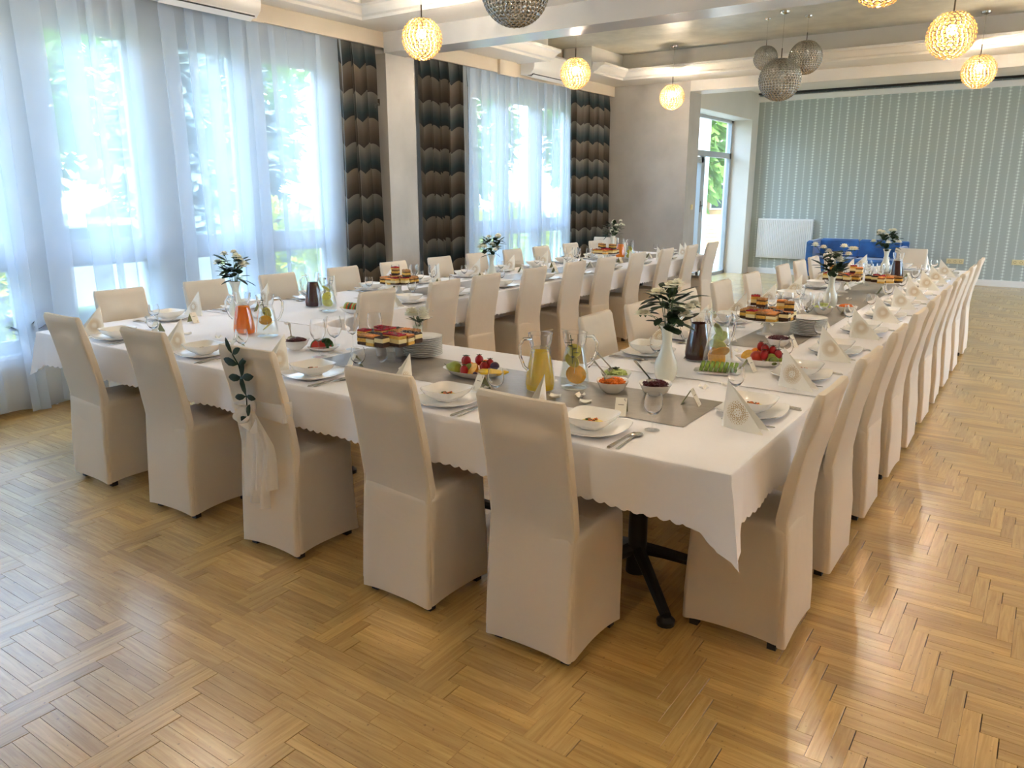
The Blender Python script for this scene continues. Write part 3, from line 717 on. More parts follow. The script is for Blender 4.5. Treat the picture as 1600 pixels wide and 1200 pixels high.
# ---------------------------------------------------------------- place setting kits
def kit_plate():
    t = thing('dinner_plate', '', 'plate')
    p = MB(); p.sq([(.055, 0, 0), (.075, .001, 0), (.085, .006, 0), (.112, .012, .004), (.125, .015, .010), (.1245, .0175, .010), (.108, .014, .004), (.086, .010, 0), (.07, .0085, 0)], 32, 5, cap0=True, cap1=True)
    p.build('plate', M['china'], t); return t
def kit_bowl():
    t = thing('soup_bowl', '', 'bowl')
    p = MB(); p.sq([(.035, 0, 0), (.037, .004, 0), (.055, .013, 0), (.076, .03, 0), (.0885, .050, .001), (.0900, .052, .001), (.0865, .051, .001), (.073, .030, 0), (.05, .016, 0), (.03, .012, 0)], 40, 4.6, cap0=True, cap1=True)
    p.build('bowl', M['china'], t); return t
def kit_small_bowl(r=1.0):
    t = thing('serving_bowl', '', 'bowl')
    p = MB(); p.sq([(.03, 0, 0), (.034, .004, 0), (.052, .02, 0), (.066, .048, .002), (.068, .05, .002), (.064, .048, .002), (.048, .022, 0), (.028, .012, 0)], 28, 3.2, cap0=True, cap1=True)
    p.build('bowl', M['china'], t); return t
def kit_glass(h=.135, br=.034, name='wine_glass'):
    t = thing(name, '', 'glass')
    g = MB(); s = h / .135
    g.lathe([(.028 * s, 0), (.027 * s, .0015), (.008, .005 * s), (.0035, .012 * s), (.003, .04 * s), (.0045, .055 * s)], 16, cap0=True); g.build('stem_and_foot', M['glass'], t)
    b = MB(); q = br / .034
    b.lathe([(.0045, .055 * s), (.02 * q, .064 * s), (.031 * q, .08 * s), (.0345 * q, .096 * s), (.033 * q, .115 * s), (.029 * q, h), (.0278 * q, h), (.0318 * q, .115 * s), (.033 * q, .096 * s), (.0295 * q, .081 * s), (.018 * q, .0665 * s), (.001, .062 * s)], 18); b.build('glass_bowl', M['wine_glass'], t)
    return t
def kit_fork():
    t = thing('fork', '', 'fork'); m = MB()
    m.lofts([(-.006, .006, -.10, -.098, 0.0)] * 1 + [(-.006, .006, -.10, -.098, .002)]) if False else None
    R = []
    for y, w_, z in ((-.1, .0055, .001), (-.085, .006, .0012), (-.03, .003, .004), (.02, .0028, .006), (.035, .009, .0045), (.05, .0105, .003)): R.append([(-w_, y, z), (w_, y, z), (w_, y, z + .0016), (-w_, y, z + .0016)])
    m.rings(R, True, True, True)
    for i in range(4):
        x = -.009 + i * .006; m.rings([[(x - .0014, y, z), (x + .0014, y, z), (x + .0014, y, z + .0014), (x - .0014, y, z + .0014)] for y, z in ((.05, .003), (.075, .0025), (.095, .006))], True, True, True)
    m.build('fork', M['steel'], t, False); return t
def kit_knife():
    t = thing('table_knife', '', 'knife'); m = MB()
    R = [[(-a, y, .0005), (b, y, .0005), (b, y, .0005 + h), (-a, y, .0005 + h)] for y, a, b, h in ((-.11, .005, .005, .003), (-.1, .007, .007, .005), (-.02, .0055, .0055, .005), (0, .005, .005, .003), (.01, .009, .005, .0018), (.08, .009, .005, .0015), (.105, .003, .005, .001))]
    m.rings(R, True, True, True); m.build('knife', M['steel'], t, False); return t
def kit_spoon(L=.19):
    t = thing('spoon', '', 'spoon'); m = MB(); k = L / .19
    R = [[(-w_ * k, y * k, z * k), (w_ * k, y * k, z * k), (w_ * k, y * k, (z + .0016) * k), (-w_ * k, y * k, (z + .0016) * k)] for y, w_, z in ((-.1, .0055, .001), (-.085, .006, .0012), (-.03, .0032, .004), (.035, .003, .006), (.046, .005, .005))]
    m.rings(R, True, True, True)
    m.grid(lambda u, v: ((u - .5) * .040 * k * math.sqrt(max(0, 1 - (2 * v - 1) ** 2)), (.042 + .055 * v) * k, (.006 - .007 * math.sqrt(max(0, (1 - (2 * v - 1) ** 2) * (1 - (2 * u - 1) ** 2)))) * k + .001), 6, 8)
    m.build('spoon', M['steel'], t); return t
def kit_napkin():
    """white paper napkin folded as a tall standing triangle: upright edge at the origin, feet towards +y"""
    t = thing('napkin', '', 'napkin'); H_ = .172; Lg = .155
    a = MB()
    def panel(dx0, dx1, y0=0, k=1, bow=.006):
        def fn(u, v):
            z = H_ * k * v; y = y0 + (Lg * k) * (1 - v) * u; x = dx0 * (1 - v) + (dx1 - dx0) * (1 - v) * u + bow * math.sin(PI * u) * (1 - v)
            return (x, y, z + .001)
        return fn
    a.grid(panel(.014, .034), 5, 8); a.build('front_fold', M['paper'], t)
    b = MB(); b.grid(panel(-.014, -.032, bow=-.006), 5, 8); b.build('back_fold', M['paper'], t)
    c = MB(); c.grid(lambda u, v: ((.014 - .028 * u) * (1 - v), -.012 * math.sin(PI * u) * (1 - v), H_ * v + .0012), 3, 8); c.build('spine_fold', M['paper'], t)
    # printed gold rosette on both folds: rings and rays, flat print following the sheet
    for sg, fn in ((1, panel(.014, .034)), (-1, panel(-.014, -.032, bow=-.006))):
        d = MB()
        def at(yy, zz):
            v = zz / H_; u = yy / (Lg * (1 - v)); u = min(1, max(0, u)); p = fn(u, v); return (p[0] + sg * .0007, p[1], p[2])
        cy, cz = .052, .062
        def dot(r, an, s_):
            yy, zz = cy + r * math.cos(an), cz + r * math.sin(an)
            if yy < .004 or zz < .004 or yy > Lg * (1 - zz / H_) - .004: return
            d.add([at(yy - s_, zz), at(yy, zz - s_), at(yy + s_, zz), at(yy, zz + s_)], [(0, 1, 2, 3)])
        for r, nn, s_ in ((.008, 6, .0022), (.017, 22, .0026), (.023, 30, .0026), (.029, 32, .0024), (.035, 36, .0019), (.040, 40, .0016)):
            for i in range(nn): dot(r + (.002 if i % 2 else 0), 2 * PI * i / nn, s_)
        d.build('printed_rosette', M['gold'], t, False)
    return t
def kit_card():
    t = thing('place_card', '', 'card'); s_ = math.radians(30); h = .075; w_ = .022
    def leaf_(sg, name, m):
        b = MB(); y1 = sg * h * math.sin(s_); z1 = h * math.cos(s_)
        b.add([(-w_, y1, 0), (w_, y1, 0), (w_, 0, z1), (-w_, 0, z1), (-w_, y1 - sg * .0012, 0), (w_, y1 - sg * .0012, 0), (w_, -sg * .0012, z1 - .001), (-w_, -sg * .0012, z1 - .001)],
              [(0, 1, 2, 3), (7, 6, 5, 4), (0, 4, 5, 1), (1, 5, 6, 2), (2, 6, 7, 3), (3, 7, 4, 0)]); b.mi[1] = 1
        return b.build(name, [m, M['card_in']], t, False)
    leaf_(1, 'front_leaf', M['card']); leaf_(-1, 'back_leaf', M['card'])
    p = MB()
    for sg in (1, -1):
        def q(x, s0): return (x, sg * (h * math.sin(s_) * (1 - s0) + .0004), h * math.cos(s_) * s0 + .0002)
        for s0, x0, x1 in ((.62, -.012, .010), (.60, -.010, .012)): p.add([q(x0, s0), q(x1, s0), q(x1, s0 + .02), q(x0, s0 + .02)], [(0, 1, 2, 3)])
        for x, s0 in ((-.014, .14), (-.008, .1), (-.011, .2), (.012, .88), (.016, .84), (.013, .93)): p.add([q(x - .0025, s0), q(x, s0 - .03), q(x + .0025, s0), q(x, s0 + .03)], [(0, 1, 2, 3)])
    p.build('printed_ornament', M['ink'], t, False); return t
def kit_salad():
    t = thing('bowl_salad', '', 'salad'); rnd = random.Random(4)
    a = MB(); a.sphere((0, 0, .006), .042, 14, 6, (1.05, 1.05, .22)); a.build('vegetable_base', mat('creamy salad', (.80, .68, .25), .5, noise=.2, nscale=60, bump=.4, bscale=90), t)
    for nm, c, n in (('carrot_bits', (.75, .17, .02), 9), ('chive_bits', (.05, .10, .02), 7), ('crumbs', (.25, .08, .03), 6)):
        b = MB()
        for i in range(n):
            r, an = .02 * math.sqrt(rnd.random()), rnd.uniform(0, 6.3); b.xf = Matrix.Translation((r * math.cos(an), r * math.sin(an), .0155)) @ Matrix.Rotation(rnd.uniform(0, 3), 4, 'Z'); b.box(-.005, .005, -.002, .002, 0, .004)
        tag(b.build(nm, mat(nm, c, .5), t, False), kind='stuff')
    return t
K = {k: Kit(f()) for k, f in dict(plate=kit_plate, bowl=kit_bowl, glass=kit_glass, fork=kit_fork, knife=kit_knife, spoon=kit_spoon, napkin=kit_napkin, card=kit_card, salad=kit_salad, sbowl=kit_small_bowl).items()}
K['bigglass'] = Kit(kit_glass(.195, .040))
K['server'] = Kit(kit_spoon(.22))
def setting(px, py, face, where, food=False, cut=True, card=True, glass=True, nap=True, seed=0):
    """px,py plate centre; face = direction the sitter looks (radians, 0 = +y). local +y points away from the sitter, +x to the sitter's right"""
    rnd = random.Random(seed * 13 + 5); c, s_ = math.cos(face), math.sin(face); z = tz(px, py)
    def L(x, y): return (px + c * x - s_ * y, py + s_ * x + c * y)
    a = rnd.uniform(-.06, .06)
    K['plate'].place((px, py, z), face + a, 'square white plate at ' + where, 'square dinner plates')
    K['bowl'].place((px, py, z + .0102), face + a + rnd.uniform(-.1, .1), 'square white bowl on the plate at ' + where, 'square white bowls')
    if food: K['salad'].place((px, py, z + .023), face, 'small salad heap in the bowl at ' + where, 'salads in the bowls')
    if nap:
        x, y = L(-.22, .03); K['napkin'].place((x, y, z), face + PI + rnd.uniform(-.12, .12), 'napkin standing as a white triangle at ' + where, 'folded napkins')
    if glass:
        x, y = L(.165 + rnd.uniform(-.015, .015), .125); K['glass'].place((x, y, z), 0, 'small stemmed glass at ' + where, 'small stemmed glasses')
    if cut:
        for nm, dx, dy, lab in (('knife', .142, -.04, 'steel knife at '), ('spoon', .168, -.04, 'steel spoon at '), ('fork', -.150, -.03, 'steel fork at ')):
            x, y = L(dx, dy); K[nm].place((x, y, z + .0003), face + rnd.uniform(-.06, .06), lab + where, 'cutlery on the tables')
    if card:
        x, y = L(rnd.uniform(-.05, .05), .24); K['card'].place((x, y, z + .003), face + rnd.uniform(-.4, .4), 'ivory tent card at ' + where, 'folded place cards')
FP = [-1.27, -1.94, -2.74, -3.58, -4.41]; FW = ['the front seat nearest the right corner', 'the second front seat from the right corner', 'the front seat of the chair with the bow', 'the front seat second from the left', 'the front seat at the left end']
for i, x in enumerate(FP): setting(x, 2.345, 0, FW[i], food=True, seed=i)
RP = [2.89, 3.60, 4.27, 5.02, 5.72, 6.42, 7.05, 7.80, 8.38, 9.10]
for i, y in enumerate(RP): setting(-.865, y, PI / 2, 'the outer right row, %s seat from the corner' % ORD[i], food=i < 3, cut=i < 7, seed=20 + i)
LP = [2.89, 3.47, 4.13, 4.80, 5.45, 6.10, 6.72, 7.40, 8.02, 8.72, 9.40]
for i, y in enumerate(LP): setting(-4.80, y + .02, -PI / 2, 'the window row, %s seat from the front' % ORD[i], food=i < 2, cut=i < 7, seed=40 + i)
for i, y in enumerate(I_Y): 
    if i < 1: continue
    setting(-4.01, y - .04, PI / 2, 'the inner left row, %s seat from the front' % ORD[i], cut=i < 6, seed=60 + i)
for i, y in enumerate(RI_Y): setting(-1.665, y + .0, -PI / 2, 'the inner right row, %s seat from the front' % ORD[i], food=i < 2, cut=i < 7, seed=80 + i)
setting(-1.31, 9.52, PI, 'the far end of the right table', seed=99)
setting(-4.3, 10.05, PI, 'the far end of the left table', seed=98)

# ---------------------------------------------------------------- vases with carnations
def bloom(mb, c, r, rnd):
    c = Vector(c)
    for layer in range(4):
        n = 7; rr = r * (1 - .12 * layer)
        for i in range(n):
            a = 2 * PI * (i + layer * .5) / n + rnd.uniform(-.15, .15); el = -.35 + .48 * layer
            d = Vector((math.cos(a) * math.cos(el), math.sin(a) * math.cos(el), math.sin(el)))
            mb.leaf(c + Vector((0, 0, -r * .2)), d, (0, 0, 1), rr, rr * 1.05, bend=-.25)
def vase(label, loc, seed, flowers=10, spread=1.0, label_b='carnations'):
    rnd = random.Random(seed)
    t = thing('flower_vase', 'tall milky white vase ' + label, 'vase', loc, group='white vases')
    v = MB(); v.lathe([(.040, 0), (.042, .004), (.050, .03), (.053, .055), (.048, .085), (.034, .12), (.023, .155), (.0205, .18), (.024, .21), (.034, .24), (.041, .252), (.039, .252), (.032, .24), (.021, .21), (.0175, .18), (.0175, .1)], 24, cap0=True, cap1=True); v.build('vase_body', M['vase'], t)
    b = thing('bouquet', '%s in the vase %s' % (label_b, label), 'flowers', (loc[0], loc[1], loc[2] + .245), group='carnation bouquets')
    for i in range(flowers):
        a = rnd.uniform(0, 2 * PI); r = .118 * spread * math.sqrt((i + .5) / flowers); h = .06 + .15 * rnd.random()
        p = Vector((r * math.cos(a), r * math.sin(a), h)); st = MB(); st.tube([(0, 0, -.06), tuple(p * .5 + Vector((0, 0, .01))), tuple(p)], .0016, 5); so = st.build('flower_stem', M['stem'], b)
        cl = MB(); cl.lathe([(.001, -.018), (.0055, -.012), (.0065, 0)], 7, p[0], p[1]); 
        cl.v = [(x, y, z + p[2]) for x, y, z in cl.v]; cl.build('calyx', M['stem'], so)
        bm_ = MB(); bloom(bm_, p + Vector((0, 0, .004)), rnd.uniform(.029, .037), rnd); bm_.build('bloom', M['petal'], b)
    for i in range(46):
        a = rnd.uniform(0, 2 * PI); r = rnd.uniform(.0, .10) * spread; h = rnd.uniform(.0, .16); el = rnd.uniform(-.3, .9)
        lf_ = MB(); lf_.leaf((r * .6 * math.cos(a), r * .6 * math.sin(a), h), (math.cos(a + rnd.uniform(-.6, .6)) * math.cos(el), math.sin(a + rnd.uniform(-.6, .6)) * math.cos(el), math.sin(el)), (0, 0, 1), rnd.uniform(.07, .11), rnd.uniform(.036, .056), bend=rnd.uniform(.1, .4)); lf_.build('leaf', M['leaf'], b)
    return t, b
vase('at the near end of the right tables', (-1.37, 3.22, .7695), 1, 14, 1.2)
vase('behind the orange juice by the first window', (-4.46, 3.2, .7695), 2, 9, 1.0)
vase('halfway down the right arm', (-1.29, 6.0, .7745), 3, 12, 1.2)
vase('at the far end of the right arm, before the sofa', (-1.40, 8.9, .7745), 4, 13, 1.2)
vase('halfway down the left arm, before the second window', (-4.36, 5.98, .7745), 5, 10, 1.0)
vase('at the far end of the left arm, by the end wall', (-4.90, 9.5, .7745), 6, 14, 1.25)

# ---------------------------------------------------------------- jugs
def liquid(name, c, dens=.0): 
    m = mat(name, c, .08, trans=.75 if dens < .5 else .25, spec=.6); m.node_tree.nodes['Principled BSDF'].inputs['IOR'].default_value = 1.2; return m
JP = [(.050, .003), (.058, .009), (.0595, .03), (.054, .07), (.047, .11), (.040, .145), (.035, .167), (.042, .186), (.045, .20), (.047, .222)]
def jr(z):
    for (r0, z0), (r1, z1) in zip(JP, JP[1:]):
        if z <= z1: return r0 + (r1 - r0) * max(0, (z - z0)) / (z1 - z0)
    return JP[-1][0]
def jug(label, loc, fill, fm, slices=(), mint=False, seed=0, hang=0, k=1.0, straw=False):
    t = thing('glass_jug', label, 'jug', loc, hang, group='glass jugs'); t.scale = (k * 1.12,) * 3
    g = MB(); g.lathe([(.001, .003)] + JP[:7] + [(.0325, .167)] + [(r - .0025, z) for r, z in reversed(JP[2:6])], 22); g.build('jug_body', M['glass'], t)
    nk = MB(); P_ = [(.035, .167)] + JP[7:]; nk.lathe(P_ + [(r - .0022, z) for r, z in reversed(P_)] + [P_[0]], 24); nk.build('jug_neck', M['wine_glass'], t)
    f = MB(); f.lathe([(.046, 0), (.048, .006), (.04, .010)], 22, cap0=True, cap1=True); f.build('jug_base', M['glass'], t)
    h = MB(); h.tube([(0, .038, .205), (0, .07, .205), (0, .087, .18), (0, .084, .14), (0, .068, .10), (0, .052, .085)], [.006, .006, .0055, .0055, .0055, .006], 8); h.build('handle', M['wine_glass'], t)
    l = MB(); l.tube([(-.03, -.022, .222), (0, -.052, .234), (.03, -.022, .222)], .0022, 6); l.build('spout', M['glass'], t)
    if fm:
        q = MB(); zs = [.007 + (fill - .007) * i / 6 for i in range(7)]; q.lathe([(jr(z) - .0042, z) for z in zs], 22, cap0=True, cap1=True); q.build('drink', fm, t)
    rnd = random.Random(seed)
    for i, (c, z, r) in enumerate(slices):
        s_ = MB(); a = rnd.uniform(0, 6.3); s_.xf = Matrix.Translation((rnd.uniform(-.008, .008), rnd.uniform(-.008, .008), z)) @ Matrix.Rotation(a, 4, 'Z') @ Matrix.Rotation(math.radians(rnd.uniform(35, 75)), 4, 'X')
        s_.lathe([(r * .9, -.002), (r, -.0015), (r, .0015), (r * .9, .002)], 16, cap0=True, cap1=True); s_.build('fruit_slice', mat('citrus %s' % c, {'lemon': (.80, .70, .10), 'orange': (.88, .42, .02), 'apple': (.62, .66, .22)}[c], .35, noise=.15, nscale=60), t)
    if mint:
        st = MB(); st.tube([(.012, -.01, .10), (.015, -.012, .17), (.02, -.02, .215)], .0016, 5); st.build('mint_stem', M['stem'], t)
        for i in range(6):
            a = i * 1.2; lf_ = MB(); lf_.leaf((.014, -.012, .13 + .013 * i), (math.cos(a), math.sin(a), .3), (0, 0, 1), .03, .018); lf_.build('mint_leaf', M['leaf'], t)
    if straw: q = MB(); q.tube([(.0, .0, .06), (.02, .02, .30)], .0012, 5); q.build('stirrer', M['card'], t)
    return t
apple = cloth_mix('yellow apple juice', (.93, .68, .03), .65, .8); berry = cloth_mix('dark berry drink', (.05, .003, .006), .3); orange = cloth_mix('orange juice', (1, .33, .015), .5)
water = thin_glass('still water', (.95, .98, .98), 1.15)
jug('of yellow apple juice on the front table, behind the first chair', (-1.73, 2.72, .7712), .155, apple, hang=2.6)
jug('of water with mint, lemon and an orange slice beside the yellow juice', (-1.625, 2.83, .7712), .16, water, (('lemon', .15, .028), ('lemon', .11, .032), ('orange', .055, .040)), True, 3, -.9, straw=True)
jug('of orange juice near the left end of the front table', (-3.93, 2.86, .7702), .15, orange, hang=2.4)
jug('of water with lemon slices and mint beside the orange juice', (-3.74, 2.88, .7702), .14, water, (('lemon', .13, .03), ('orange', .09, .034), ('lemon', .06, .036)), True, 5, -.6, straw=True)
jug('of dark berry juice on the window side of the left arm', (-4.45, 3.86, .7752), .16, berry, hang=2.9)
jug('of water with lemon and mint beside the dark juice on the left arm', (-4.17, 3.74, .7752), .16, water, (('lemon', .15, .028), ('lemon', .10, .034), ('apple', .06, .036)), True, 7, 1.0)
jug('of dark berry juice on the right arm, behind the sliced-fruit jug', (-1.40, 3.68, .7752), .17, berry, hang=2.0)
jug('filled with apple and lemon slices on the right arm', (-1.25, 3.56, .7752), .17, water, (('apple', .155, .028), ('apple', .125, .032), ('apple', .095, .036), ('orange', .06, .045), ('orange', .04, .045)), False, 9, -.4, k=1.08)
jug('of orange juice at the far end of the left arm', (-4.60, 9.15, .7752), .15, orange)
jug('with lemon slices at the far end of the left arm', (-4.32, 8.85, .7752), .15, water, (('lemon', .13, .03), ('lemon', .09, .034), ('lemon', .055, .04)), True, 11)
jug('of dark red juice at the far end of the right arm', (-1.22, 8.45, .7752), .15, berry)

# ---------------------------------------------------------------- cake stands and cakes
CK = {}
cr = mat('vanilla cream', (.86, .72, .38), .6); cho = mat('chocolate sponge', (.06, .025, .012), .8, noise=.3, nscale=90); yel = mat('yellow sponge', (.72, .42, .08), .8, noise=.2, nscale=80)
def cake_kind(i):
    t = thing('cake_slice', '', 'cake'); rnd = random.Random(i); a, b = .027, .025
    lay = [[('base_layer', cho, .014), ('cream_layer', cr, .018), ('sponge_layer', yel, .014), ('topping', mat('red jelly', (.35, .01, .03), .2), .008)],
           [('base_layer', cho, .014), ('cream_layer', yel, .016), ('sponge_layer', cho, .006), ('topping', mat('caramel crumble', (.45, .22, .07), .7, noise=.5, nscale=90, bump=.8, bscale=120), .010)],
           [('base_layer', yel, .014), ('cream_layer', cr, .016), ('sponge_layer', mat('brown sponge', (.22, .09, .03), .8), .008), ('topping', mat('peach jelly', (.80, .30, .08), .2), .007)],
           [('base_layer', cho, .020), ('cream_layer', cr, .018), ('topping', mat('chocolate glaze', (.04, .015, .01), .2), .006)]][i]
    z = .0005
    for nm, m, h in lay:
        h *= 1.15; q = MB(); q.box(-a, a, -b, b, z, z + h, bev=.0025)
        if nm == 'topping':
            for k in range(7): q.sphere((rnd.uniform(-.015, .015), rnd.uniform(-.015, .015), z + h), .004, 6, 4)
        q.build(nm, m, t); z += h
    t['h'] = z; return t
CK = [Kit(cake_kind(i)) for i in range(4)]
def stand(loc, r, h, m, label, n, where, two=False, seed=0):
    t = thing('cake_stand', label, 'cake stand', loc)
    p = MB(); p.lathe([(.001, h - .006), (.03, h - .005), (r * .9, h - .004), (r, h + .002), (r, h + .006), (r * .93, h), (.001, h)], 32); p.build('stand_plate', m, t)
    s_ = MB(); s_.lathe([(.055, 0), (.055, .004), (.028, .012), (.016, h * .4), (.018, h * .75), (.035, h - .006)], 20, cap0=True); s_.build('stand_foot', m, t)
    rnd = random.Random(seed); k = 0; g = .058; c = []
    for ix in range(-5, 6):
        for iy in range(-5, 6):
            if math.hypot(ix * g, iy * g) < r - .014: c.append((ix * g, iy * g))
    c.sort(key=lambda q: (q[1], q[0])); c = c[:n]; rows_ = sorted({q[1] for q in c}); cnt = {}
    for x, y in c:
        i = rnd.randrange(4); cnt[y] = cnt.get(y, 0) + 1; pos = 'line %s, place %s, ' % (ORD[rows_.index(y)], ORD[cnt[y] - 1]); CK[i].place((loc[0] + x, loc[1] + y, loc[2] + h + .0005), rnd.uniform(-.1, .1) + PI * rnd.randrange(2), ['red jelly cake cube, ', 'caramel crumble cake cube, ', 'peach jelly cake cube, ', 'chocolate glazed cake cube, '][i] + pos + where, 'cake cubes ' + where)
        k += 1
    if two:
        for q_, (x, y) in enumerate(c[len(c) // 3: len(c) // 3 * 2 + 1: 2]):
            i = rnd.randrange(3); CK[i].place((loc[0] + x + .02, loc[1] + y, loc[2] + h + .066), rnd.uniform(-.5, .5), ['red jelly cake cube', 'caramel crumble cake cube', 'peach jelly cake cube'][i] + ', upper tier, %s from the left, ' % ORD[q_] + where, 'cake cubes ' + where)
    return t
gl2 = M['glass']
stand((-2.66, 2.78, .7712), .155, .100, gl2, 'clear glass cake stand behind the second front chair', 30, 'on the glass stand', False, 1)
stand((-1.33, 4.60, .7762), .165, .095, M['china'], 'white pedestal cake stand near the middle of the right arm', 34, 'on the near white stand', True, 2)
stand((-4.44, 4.78, .7762), .165, .085, M['china'], 'white pedestal cake stand on the left arm before the patterned curtain', 34, 'on the left arm stand', True, 3)
stand((-1.42, 7.0, .7762), .15, .10, M['china'], 'white pedestal cake stand far down the right arm, its left one', 28, 'on the far stand', True, 4)
stand((-1.12, 7.12, .7762), .14, .09, M['china'], 'white pedestal cake stand far down the right arm, its right one', 24, 'on the far right stand', False, 5)
stand((-4.50, 8.55, .7762), .17, .09, M['china'], 'white pedestal cake stand far down the left arm', 34, 'on the far left arm stand', True, 6)
# stacked dessert plates
def kit_dessert():
    t = thing('dessert_plate', '', 'plate'); p = MB()
    p.lathe([(.05, 0), (.06, .001), (.092, .008), (.103, .0125), (.103, .014), (.091, .0105), (.058, .004)], 28, cap0=True, cap1=True); p.build('plate', M['china'], t); return t
K['dessert'] = Kit(kit_dessert())
for (x, y, wh) in ((-2.62, 2.98, 'stack beside the glass cake stand'), (-1.12, 4.72, 'stack on the right arm')):
    for i in range(11): K['dessert'].place((x + random.uniform(-.001, .001), y, tz(x, y) + .0035 + i * .0092), random.uniform(0, 6), 'round dessert plate, %s up in the %s' % (ORD[i], wh), 'stacked dessert plates', scale=1.0)
# big wine glasses in clusters
for nm, cl in (('by the watermelon dish on the front table', [(-3.05, 2.66), (-3.06, 2.78), (-3.05, 2.90), (-2.96, 2.98)]), ('behind the cakes on the left arm', [(-4.80, 5.12), (-4.62, 5.16), (-4.70, 5.26), (-4.52, 5.30)]),
               ('behind the near cakes on the right arm', [(-1.36, 5.12), (-1.27, 5.20), (-1.22, 5.08), (-1.16, 5.24)]), ('behind the far cakes on the right arm', [(-1.5, 7.6), (-1.42, 7.7), (-1.33, 7.62), (-1.25, 7.72), (-1.18, 7.6)]), ('by the far cakes on the left arm', [(-4.72, 7.9), (-4.6, 7.98), (-4.5, 7.86), (-4.4, 7.96)])):
    for i, (x, y) in enumerate(cl): K['bigglass'].place((x, y, tz(x, y) + .0015), 0, 'large wine glass, %s of the cluster %s' % (ORD[i], nm), 'wine glass cluster ' + nm)
# tumblers under the glass stand
def kit_cup():
    t = thing('small_cup', '', 'cup'); m = MB(); m.lathe([(.024, 0), (.027, .004), (.031, .05), (.033, .062), (.031, .062), (.028, .05), (.02, .006)], 18, cap0=True, cap1=True); m.build('cup_body', M['china'], t)
    h = MB(); h.tube([(.03, 0, .05), (.046, 0, .046), (.046, 0, .02), (.028, 0, .014)], .003, 6); h.build('handle', M['china'], t); return t
K['cup'] = Kit(kit_cup())
for i, (x, y) in enumerate([(-2.80, 2.86), (-2.72, 2.92), (-2.84, 2.97)]): K['cup'].place((x, y, .7712), i * 1.3 + 2, 'small white cup under the glass cake stand, %s from the left' % ORD[i], 'small cups')

# ---------------------------------------------------------------- bowls of salads
def heap(name, label, cat, x, y, z, c, c2, r=.05, hgt=.028, n=120, seed=0, green=False):
    rnd = random.Random(seed); t = thing(name, label, cat, (x, y, z))
    a = MB(); a.sphere((0, 0, 0), r, 14, 7, (1, 1, hgt / r)); a.build('heap_core', mat(name + ' core', tuple(v * .7 for v in c), .6), t)
    b = MB()
    for i in range(n):
        an = rnd.uniform(0, 6.3); q = math.sqrt(rnd.random()); zz = hgt * math.sqrt(max(0, 1 - q * q)); b.xf = Matrix.Translation((q * r * math.cos(an), q * r * math.sin(an), zz)) @ Matrix.Rotation(rnd.uniform(0, 3), 4, 'Z') @ Matrix.Rotation(rnd.uniform(-.6, .6), 4, 'X'); b.box(-.009, .009, -.0016, .0016, -.0012, .002)
    tag(b.build('shreds', mat(name + ' shreds', c2, .45), t, False), kind='stuff')
    if green:
        for i in range(6):
            l_ = MB(); an = i * 1.1; l_.leaf((0, 0, hgt + .002), (math.cos(an), math.sin(an), .7), (0, 0, 1), .02, .016); l_.build('garnish_leaf', M['leaf'], t)
    return t
def server(x, y, z, dx, dy, label):
    o = K['server'].place((x, y, z), math.atan2(-dx, dy) + PI, label, 'serving spoons'); o.rotation_euler = (math.radians(-17), 0, math.atan2(-dx, dy) + PI); return o
CAR, CAR2 = (.75, .16, .01), (.85, .22, .02); CAB, CAB2 = (.50, .58, .14), (.62, .70, .25); BET, BET2 = (.06, .004, .008), (.09, .006, .014)
for x, y, nm, what, a, b, gr, sp in ((-1.46, 2.87, 'carrot_salad', 'carrot salad', CAR, CAR2, False, (-.8, .6)), (-1.52, 3.02, 'cabbage_salad', 'pale green cabbage salad', CAB, CAB2, True, (-.8, .6)), (-1.29, 2.93, 'beetroot_salad', 'dark beetroot salad', BET, BET2, False, (-.75, .65)),
                          (-3.31, 2.73, 'beetroot_salad', 'dark beetroot salad', BET, BET2, False, (-.8, .6)), (-1.16, 4.25, 'beetroot_salad', 'dark beetroot salad', BET, BET2, False, None), (-1.12, 5.75, 'carrot_salad', 'carrot salad', CAR, CAR2, False, None), (-1.25, 5.62, 'cabbage_salad', 'pale green cabbage salad', CAB, CAB2, False, None), (-4.15, 6.5, 'carrot_salad', 'carrot salad', CAR, CAR2, False, None)):
    wh = {(-1.46): 'on the front table by the white vase', (-1.52): 'behind the carrot bowl on the front table', (-1.29): 'right of the carrot bowl on the front table', (-3.31): 'left of the watermelon dish', (-1.16): 'before the near dessert plates on the right arm', (-1.12): 'beyond the wine glasses on the right arm', (-1.25): 'left of the carrots on the right arm', (-4.15): 'on the left arm halfway down'}[x]
    z = tz(x, y) + .0018; K['sbowl'].place((x, y, z), .5, 'square white serving bowl of %s %s' % (what.split()[-2], wh), 'square serving bowls')
    heap(nm, what + ' heaped in a bowl ' + wh, 'salad', x, y, z + .040, a, b, .052, .022, 130, int(x * -100), gr)
    if sp: server(x + sp[0] * .078, y + sp[1] * .03, z + .078, sp[0], sp[1], 'steel serving spoon stuck in the %s %s' % (what.split()[-2], wh))

